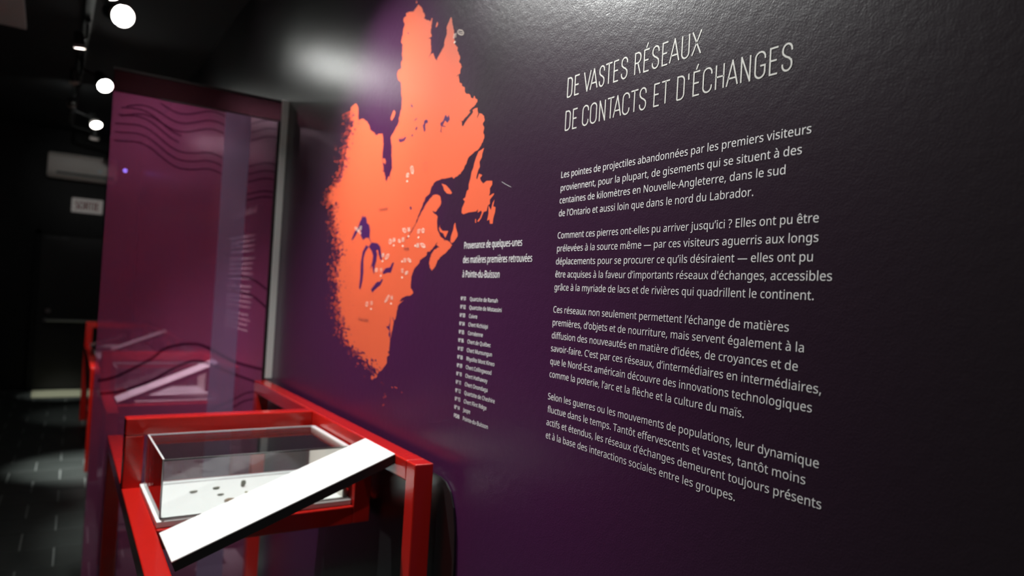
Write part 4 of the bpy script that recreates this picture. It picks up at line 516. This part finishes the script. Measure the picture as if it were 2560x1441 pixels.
# the next text panel further along the wall, seen through the partition
nk = Ink(); r5 = random.Random(5)
def fake_line(ya, yb, z, h):
    y = ya
    while y > yb:
        wd = r5.uniform(.012, .055); wd = min(wd, y - yb)
        if wd < .006: break
        k = y
        while k > y - wd:
            hh = h*r5.choice((1, 1, 1, 1.45)); g = r5.uniform(.004, .008)
            nk.poly([(k, z), (k - g*.62, z), (k - g*.62, z + hh), (k, z + hh)]); k -= g
        y -= wd + .007
fake_line(4.88, 4.56, 2.035, .03); fake_line(4.88, 4.22, 1.965, .034)
for k in range(4): fake_line(4.88, 4.18 + r5.uniform(0, .08), 1.828 - k*.0305, .010)
for k in range(5): fake_line(4.88, 4.18 + r5.uniform(0, .08), 1.69 - k*.0305, .010)
for k in range(5): fake_line(4.88, 4.18 + r5.uniform(0, .08), 1.52 - k*.0305, .010)
for k in range(4): fake_line(4.88, 4.20 + r5.uniform(0, .08), 1.35 - k*.0305, .010)
nk.build('far_panel_lettering', M_text, wall, kind='stuff', label='unreadable rows of white text behind the tinted partition')

# ------------------------------------------------------------------ glass partition
GY = 3.685
gp = empty('glass_partition', (-.4, GY, 0), 'tall magenta tinted glass partition with wavy lines behind the near display stand', 'partition')
bxo('glass_pane', (-.80, GY, .01), (-.012, GY+.008, 2.505), M_glass, gp)
bxo('magenta_film', (-.795, GY-.0012, .02), (-.03, GY-.0004, 2.395), M_film, gp)
bxo('clear_top_band', (-.795, GY-.0012, 2.40), (-.03, GY-.0004, 2.495), M_filmtop, gp, label='dark maroon band along the top of the partition')
bxo('frosted_strip', (-.306, GY-.0030, .02), (-.184, GY-.0022, 2.395), M_strip, gp, label='pale violet vertical strip on the partition')
bxo('top_edge_line', (-.80, GY-.002, 2.497), (-.03, GY+.010, 2.508), M_black, gp)
bxo('film_edge_line', (-.60, GY-.002, 2.394), (-.03, GY-.0002, 2.401), M_black, gp)
bxo('wall_channel', (-.036, GY-.010, 1.06), (-.001, GY+.018, 2.51), M_alu, gp, bev=.002, label='grey metal channel fixing the partition to the wall')
bxo('side_edge_line', (-.052, GY-.004, .9), (-.036, GY+.0, 2.40), M_black, gp)
def wave(P, wd):
    ik_ = Ink()
    P = [(a + .4, b) for a, b in P]
    for i in range(len(P)-1):
        a = Vector(P[i]); b = Vector(P[i+1]); d = (b-a).normalized(); s = Vector((-d.y, d.x))*wd/2
        if i == 0: pa, pb = a-s, a+s
        c = b-s; e = b+s
        k = len(ik_.v); ik_.v += [(v.x, -.0018, v.y) for v in (pa, c, e, pb)]; ik_.f.append((k, k+1, k+2, k+3)); pa, pb = c, e
    return ik_.build('wave_line', M_wave, gp)
def sinwave(z0, xa, xb, amp, ph=-.368, per=.292, tilt=0.0, wd=.0075, grow=0.0):
    P = []; n = 48
    for i in range(n+1):
        x = xa + (xb-xa)*i/n; left = max(0, -.42 - x)
        P.append((x, z0 + amp*math.cos(2*math.pi*(x-ph)/per) + tilt*(x-ph) + grow*left))
    wave(P, wd)
for z0, xa in ((2.345, -.60), (2.30, -.74), (2.258, -.76)): sinwave(z0+.018, xa, -.04, .021, tilt=.05, grow=.12)
for z0, xa in ((2.16, -.78), (2.12, -.78), (2.08, -.78)): sinwave(z0-.002, xa, -.04, .021, tilt=-.02, grow=.28)
for z0, xa, xb in ((2.225, -.76, -.50), (2.19, -.77, -.51)): sinwave(z0+.01, xa, xb, .020, grow=.30)
for z0 in (2.04, 2.01): sinwave(z0-.03, -.23, -.04, .018)
def poly_wave(K, wd):
    P = []
    for i in range(len(K)-1):
        p0 = K[max(0, i-1)]; p1 = K[i]; p2 = K[i+1]; p3 = K[min(len(K)-1, i+2)]
        for t in range(8):
            t /= 8
            P.append(tuple(.5*((2*p1[c]) + (-p0[c]+p2[c])*t + (2*p0[c]-5*p1[c]+4*p2[c]-p3[c])*t*t + (-p0[c]+3*p1[c]-3*p2[c]+p3[c])*t**3) for c in (0, 1)))
    P.append(K[-1]); wave(P, wd)
poly_wave([(-.245, 1.575), (-.199, 1.578), (-.125, 1.566), (-.04, 1.511)], .012)
poly_wave([(-.24, 1.505), (-.194, 1.502), (-.119, 1.481), (-.04, 1.416)], .012)
poly_wave([(-.78, 1.06), (-.706, 1.08), (-.573, 1.157), (-.505, 1.213), (-.395, 1.234), (-.318, 1.215), (-.196, 1.148), (-.05, 1.105)], .016)
poly_wave([(-.77, 1.0), (-.689, 1.01), (-.567, 1.054), (-.448, 1.125), (-.352, 1.149), (-.193, 1.085), (-.05, 1.03)], .014)
poly_wave([(-.30, .90), (-.185, .954), (-.122, .986), (-.05, .993)], .009)
poly_wave([(-.30, .86), (-.185, .915), (-.122, .947), (-.05, .955)], .009)

# ------------------------------------------------------------------ display stands
def tube(name, p, q, parent, wd=.06, hg=.06, bev=.004, m=None):
    bm = bmesh.new(); bar(bm, p, q, wd, hg, bev)
    return obj(name, bm, m or M_red, parent)
def vtube(name, x, y, za, zb, parent, wd=.06):
    bm = bmesh.new(); box(bm, (x-wd/2, y-wd/2, za), (x+wd/2, y+wd/2, zb), .004)
    return obj(name, bm, M_red, parent)

def stand(y, x0, length, label, weld, front, group=None, scale=1.0, endpost=True):
    """red tubular frame: high rail by the wall, low rail on the room side, open tray between"""
    t = empty('display_stand', (0, y, 0), label, 'display stand', group)
    xl = x0                                    # room-side rail centre at the front end
    sk_ = .017                                 # the stand tapers very slightly towards its far end
    xb = lambda yy: xl + sk_*yy
    tube('wall_rail', (-.06, .0598, 1.023), (-.06, length, 1.023), t)
    tube('front_rail', (xb(0), .0598, .78), (xb(length), length, .78), t)
    vtube('leg', -.06, .03, 0, 1.053, t); vtube('leg', -.06, length-.03, 0, .993, t)
    vtube('leg', xb(0), .03, 0, .81, t); vtube('leg', xb(length), length-.03, 0, .75, t)
    tube('crossbar', (xb(weld)-.03, weld+.03, 1.023), (-.09, weld+.03, 1.023), t)
    vtube('upright', xb(weld), weld+.03, .81, .993, t)
    tube('tray_bar', (xb(front)+.03, front+.03, .78), (-.09, front+.03, .78), t)
    tube('tray_bar', (xb(weld)+.03, weld+.03, .78), (-.09, weld+.03, .78), t)
    tube('tray_rail', (-.06, front+.06, .78), (-.06, weld, .78), t)
    vtube('upright', -.06, front+.03, .75, .993, t)
    return t

st1 = stand(1.80, -.730, 1.865, 'red tubular display stand nearest the camera against the printed wall', .93, .445)
st2 = stand(4.26, -.665, 1.80, 'red display stand directly behind the tinted glass partition', .88, .22)
st3 = stand(6.30, -.645, 2.30, 'farthest red display stand, its corner post showing left of the partition', 1.98, .5)

def board(x0, x1, ya, yb, label, group=None):
    o = bxo('tray_board', (x0, ya, .811), (x1, yb, .829), M_white, bev=.002)
    return tag(o, label, 'board', group)
def acrylic(x0, x1, ya, yb, zt, label):
    zb = .8295; th = .005
    t = empty('acrylic_case', ((x0+x1)/2, (ya+yb)/2, zb), label, 'display case')
    bxo('front_pane', (x0, ya, zb), (x1, ya+th, zt), M_acrylic, t)
    bxo('back_pane', (x0, yb-th, zb), (x1, yb, zt), M_acrylic, t)
    bxo('side_pane', (x0, ya+th, zb), (x0+th, yb-th, zt), M_acrylic, t)
    bxo('side_panel', (x1-.014, ya+th, zb), (x1-.001, yb-th, zt-.001), M_cream, t, label='opaque cream end panel')
    bxo('top_pane', (x0+th, ya+th, zt-th), (x1-.014, yb-th, zt), M_acrylic, t)
    e = .0022
    bxo('top_edge', (x0, ya-e*.2, zt), (x1, ya+e*.7, zt+e*.6), M_steel, t)
    bxo('top_edge', (x0, yb-e*1.6, zt), (x1, yb, zt+e), M_edge, t)
    bxo('top_edge', (x0, ya, zt), (x0+e*2.2, yb, zt+e), M_edge, t)
    bxo('top_edge', (x1-.016, ya, zt), (x1, yb, zt+e), M_edge, t)
    bxo('corner_edge', (x0-.0005, ya-.0005, zb), (x0+.003, ya+.003, zt), M_steel, t)
    bxo('corner_edge', (x0-.0005, yb-.003, zb), (x0+.003, yb+.0005, zt), M_steel, t)
    bxo('bottom_seam', (x0, ya-.0008, zb), (x1, ya, zb+.0022), M_black, t)
    return t
board(-.692, -.093, 2.262, 2.705, 'white tray board carrying stones in the near stand')
acrylic(-.682, -.100, 2.288, 2.668, 1.005, 'clear acrylic case over the stones on the near stand')
board(-.54, -.095, 4.50, 5.12, 'white tray board in the stand behind the partition')
acrylic(-.62, -.10, 4.80, 5.08, .985, 'clear acrylic case on the stand behind the partition')
board(-.60, -.095, 6.86, 8.20, 'white tray board in the farthest stand')

def label_plank(y, wd, xa, za, xb, zb_, text, back=(0, 0)):
    t = empty('label_plank', (xa, y, za), text, 'label')
    d = Vector((xb-xa, 0, zb_-za)); L = d.length; d.normalize(); n = Vector((-d.z, 0, d.x))
    for nm, h0, h1, m, e0, e1, ins in (('printed_face', -.004, 0.0, M_white, 0, 0, 0), ('backing', -.030, -.004, M_black, back[0], back[1], .001)):
        bm = bmesh.new(); box(bm, (e0, ins, h0), (L-e1, wd-ins, h1), .0012 if nm == 'printed_face' else 0, 1)
        M = Matrix(((d.x, 0, n.x), (0, 1, 0), (d.z, 0, n.z))).to_4x4()
        bm.transform(M)
        obj(nm, bm, m, t)
    return t
label_plank(1.938, .235, -.696, .826, -.0915, 1.056, 'blank white sloping label plank nearest the camera, across the near stand')
label_plank(4.52, .20, -.628, .826, -.092, 1.05, 'long white sloping label plank seen just behind the partition')
label_plank(7.02, .20, -.485, .885, -.060, 1.062, 'white sloping label plank on the farthest stand, nearer of its two')
label_plank(7.62, .20, -.62, .868, -.34, .965, 'short faint white label plank on the farthest stand, behind the longer one')

# stones on the tray
def stone(name, x, y, sx, sy, sz, rot, m, label, up=0):
    bm = bmesh.new(); bmesh.ops.create_icosphere(bm, subdivisions=3, radius=1)
    r = random.Random(label)
    dirs = [(Vector((r.gauss(0,1), r.gauss(0,1), r.gauss(0,1))).normalized(), r.uniform(.7, .95)) for _ in range(16)]
    for v in bm.verts:
        for dd, h in dirs:
            k = v.co.dot(dd)
            if k > h: v.co -= dd*(k-h)
        taper = 1 - .35*max(0, v.co.x)
        v.co = Vector((v.co.x*sx, v.co.y*sy*taper, v.co.z*sz))
    bm.transform(Matrix.Rotation(R(rot), 4, 'Z'))
    if up: bm.transform(Matrix.Rotation(R(up), 4, 'X'))
    zmin_ = min(v.co.z for v in bm.verts)
    bm.transform(Matrix.Translation((x, y, .8292 - zmin_)))
    o = obj(name, bm, m)
    return tag(o, label, 'stone')
stone('flint_flake', -.548, 2.530, .014, .007, .004, 8, M_stone[0], 'small flat grey stone flake farthest left on the tray')
stone('flint_flake', -.472, 2.545, .013, .007, .0045, 5, M_stone[0], 'small flat grey stone flake in the back row, left of the tall stone')
stone('flint_flake', -.474, 2.465, .012, .006, .0035, 5, M_stone[0], 'palest small grey flake in the middle of the tray')
stone('stone_biface', -.462, 2.388, .020, .010, .0055, 14, M_stone[1], 'long brown worked stone point nearest the tray front')
stone('stone_core', -.384, 2.545, .0105, .009, .013, 20, M_stone[0], 'largest upright grey stone with a hollow on the tray', up=15)
stone('quartz_chip', -.392, 2.466, .0065, .005, .003, 0, M_stone[2], 'tiny pale yellow chip in front of the largest stone')
stone('chert_flake', -.300, 2.500, .012, .008, .005, 30, M_stone[1], 'small brown flake hidden beside the sloping label')

# black board standing against the wall under the near stand
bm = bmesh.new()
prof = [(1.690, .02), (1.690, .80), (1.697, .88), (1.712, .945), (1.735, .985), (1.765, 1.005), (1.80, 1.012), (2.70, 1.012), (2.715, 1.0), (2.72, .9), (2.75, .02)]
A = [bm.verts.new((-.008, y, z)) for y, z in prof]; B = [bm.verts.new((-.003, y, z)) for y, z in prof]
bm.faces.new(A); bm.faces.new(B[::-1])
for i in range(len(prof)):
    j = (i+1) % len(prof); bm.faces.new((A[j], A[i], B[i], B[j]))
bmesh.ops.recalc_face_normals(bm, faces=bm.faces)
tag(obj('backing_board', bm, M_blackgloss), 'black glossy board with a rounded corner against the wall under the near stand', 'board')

# ------------------------------------------------------------------ ceiling track and spotlights
tr = empty('light_track', (-.86, 5.5, ZC), 'long black ceiling track carrying the spotlights', 'light track')
bxo('track_rail', (-.885, -.5, ZC-.045), (-.835, 10.0, ZC-.001), M_black, tr)
SL = ['lit spotlight nearest the camera, above the paragraph text', 'lit spotlight right above the near display stand', 'largest lit spotlight in view at the top left', 'small lit spotlight just left of the largest one at the top left',
      'second lit spotlight in view below the largest', 'upper of the two small lit spotlights far along the track', 'lowest and farthest lit spotlight on the track', 'added fill spotlight behind the camera position, out of the picture', 'added out-of-view spotlight brightening the glass partition', 'added out-of-view spotlight for glare on the wall above the heading']
def head(pos, aim, label, lit=True, watts=0, cone=60, blend=.8, r=.05, group=None):
    P = Vector(pos); d = (Vector(aim) - P).normalized()
    t = empty('track_spotlight', P, label, 'spotlight', group)
    sc = r/.05
    bm = bmesh.new(); cyl(bm, d*-.14*sc, d*-.005, .038*sc, .05*sc, 28); obj('lamp_body', bm, M_black, t)
    bm = bmesh.new(); cyl(bm, d*-.01, d*.022*sc, .052*sc, .054*sc, 28, cap=False)
    cyl(bm, d*-.01, d*.022*sc, .048*sc, .050*sc, 28, cap=False); obj('hood', bm, M_black if not lit else M_plastic, t)
    bm = bmesh.new(); cyl(bm, d*-.004, d*.0, .046*sc, .046*sc, 28); obj('lamp_face', bm, M_lamp if lit else M_plastic, t, label='glowing lamp face' if lit else None)
    bm = bmesh.new(); top = Vector((-.86 - P.x, 0, ZC - .045 - P.z)); cyl(bm, d*-.07*sc, Vector((top.x, 0, -.03 + top.z*.5)), .009, .009, 10)
    cyl(bm, Vector((top.x, 0, -.03 + top.z*.5)), top, .009, .009, 10); obj('stem', bm, M_black, t)
    bm = bmesh.new(); box(bm, (top.x-.018, -.06, top.z-.03), (top.x+.018, .06, top.z), .003); obj('adapter', bm, M_plastic_d, t)
    if lit:
        li = bpy.data.lights.new('spot', 'SPOT'); li.energy = watts; li.color = LAMP_COL
        li.spot_size = R(cone); li.spot_blend = blend; li.shadow_soft_size = .022
        lo = bpy.data.objects.new('spot', li); lo.location = d*.03
        lo.rotation_euler = d.to_track_quat('-Z', 'Y').to_euler(); link(lo, t)
    return t
for (pos, aim, wt, cone, bl, rr_), lb in zip(SPOTS, SL):
    head(pos, aim, lb, True, wt, cone, bl, rr_)
head((-.90, 5.84, 3.16), (-.62, 6.50, 0), 'spotlight head with a beam added to brighten the floor, left of the largest lit one', True, 190, 23, 1.0, r=.035)  # head itself is dark; beam added to light the floor patch
head((-.90, 6.94, 3.16), (-.62, 8.25, .98), 'turned-away spotlight head with a beam added for the far stand, left of the second lit one', True, 34, 22, .9, r=.035)  # otherwise unlit head; beam added to redden the far corner post
head((-.90, 7.88, 3.16), (-.45, 10.8, 2.75), 'turned-away spotlight head with a beam added for the end wall, farthest along the track', True, 4.5, 40, 1.0, r=.035)  # otherwise unlit head; beam added to lift the air conditioner and sign

# pale ceiling panel at the top left
cp = empty('ceiling_panel', (-1.62, 4.9, ZC), 'pale grey rectangular ceiling panel at the top left', 'ceiling panel')
bxo('panel_frame', (-2.10, 3.9, 3.16), (-1.208, 5.72, 3.19), M_plastic, cp, bev=.004)
for x, y in ((-2.0, 4.1), (-2.0, 5.6), (-1.3, 4.1), (-1.3, 5.6)):
    bm = bmesh.new(); cyl(bm, Vector((x, y, 3.19)) - cp.location, Vector((x, y, ZC)) - cp.location, .004, .004, 8); obj('hanger', bm, M_steel, cp)

# ------------------------------------------------------------------ end wall: door, air conditioner, exit sign
dr = bxo('door_1', (-1.085, Y1-.045, .01), (-.18, Y1-.002, 2.02), M_plastic_d, kind='structure', bev=.004)
fr = bmesh.new()
box(fr, (-1.145, Y1-.055, 0), (-1.087, Y1-.002, 2.08)); box(fr, (-.178, Y1-.055, 0), (-.12, Y1-.002, 2.08)); box(fr, (-1.145, Y1-.055, 2.022), (-.12, Y1-.002, 2.08))
obj('door_frame', fr, M_wallblack, dr)
bm = bmesh.new(); cyl(bm, (-1.00, Y1-.10, .915), (-.25, Y1-.10, .915), .016, .016, 14)
box(bm, (-1.01, Y1-.115, .895), (-.97, Y1-.046, .935)); box(bm, (-.27, Y1-.115, .895), (-.23, Y1-.046, .935)); obj('push_bar', bm, M_steel, dr)
bm = bmesh.new(); cyl(bm, (-.965, Y1-.046, 1.035), (-.965, Y1-.075, 1.035), .03, .028, 18); obj('lock', bm, M_steel, dr)
dk = Ink(); r9 = random.Random(9); xx = -1.04
while xx < -.79:
    g = r9.uniform(.012, .03); hh = r9.uniform(.02, .045)
    b_ = len(dk.v); dk.v += [(xx, Y1-.0475, 1.97), (xx+g*.6, Y1-.0475, 1.97), (xx+g*.6, Y1-.0475, 1.97+hh), (xx, Y1-.0475, 1.97+hh)]; dk.f.append((b_, b_+1, b_+2, b_+3)); xx += g
dk.build('door_lettering', mat('faint_grey', (.10, .10, .10), .6), dr, kind='stuff')
tag(bxo('door_mat', (-1.08, 10.15, 0), (-.45, 10.74, .012), M_sill, bev=.002), 'pale yellowish mat on the floor in front of the end door', 'mat')

ac = empty('air_conditioner', (-.6, Y1, 2.76), 'off-white wall air conditioner high on the end wall', 'air conditioner')
bm = bmesh.new()
pr_ = [(0, .0), (-.15, .0), (-.20, .06), (-.215, .15), (-.21, .27), (-.18, .315), (0, .32)]
A = [bm.verts.new((-.475, y, z)) for y, z in pr_]; B = [bm.verts.new((.30, y, z)) for y, z in pr_]
bm.faces.new(A[::-1]); bm.faces.new(B)
for i in range(len(pr_)):
    j = (i+1) % len(pr_); bm.faces.new((A[i], A[j], B[j], B[i]))
bmesh.ops.recalc_face_normals(bm, faces=bm.faces)
bmesh.ops.bevel(bm, geom=[e for e in bm.edges if e.calc_face_angle(0) > .6], offset=.012, segments=2, affect='EDGES')
bm.transform(Matrix.Translation((0, -.003, 0)))
obj('housing', bm, M_plastic, ac)
bxo('air_outlet', (-.98, Y1-.214, 2.80), (-.34, Y1-.19, 2.835), M_plastic_d, ac)
bxo('louver', (-1.00, Y1-.222, 2.795), (-.33, Y1-.216, 2.802), M_plastic, ac)
bm = bmesh.new(); cyl(bm, (.10, -.215, .13), (.10, -.222, .13), .03, .03, 16); obj('badge', bm, M_edge, ac)

ex = empty('exit_sign', (-.61, Y1, 2.43), 'small white exit sign with red letters above the end door', 'sign')
bxo('sign_box', (-.785, Y1-.06, 2.345), (-.435, Y1-.003, 2.53), M_sign, ex, bev=.006)
sg = Ink(); cur = 0
for k in (0, 90):
    cur = 0
    for ch in 'SORTIE':
        adv, V, Fc = glyph_mesh(ch); b_ = len(sg.v)
        sg.v += [(-.145 + (cur+a+k)*.082/1000, -.0615 - (.0003 if k else 0), -.045 + c*.150/1000) for a, c in V]
        sg.f += [tuple(b_+i for i in f) for f in Fc]; cur += adv
sg.build('sign_lettering', M_signred, ex)

le = empty('status_light', (-.20, Y1, 2.975), 'tiny blue glowing status light on the end wall', 'indicator light')
bm = bmesh.new(); cyl(bm, (0, -.003, 0), (0, -.03, 0), .030, .026, 16); obj('holder', bm, M_plastic_d, le)
bm = bmesh.new(); cyl(bm, (0, -.03, 0), (0, -.036, 0), .018, .014, 16); obj('lens', bm, M_led, le)
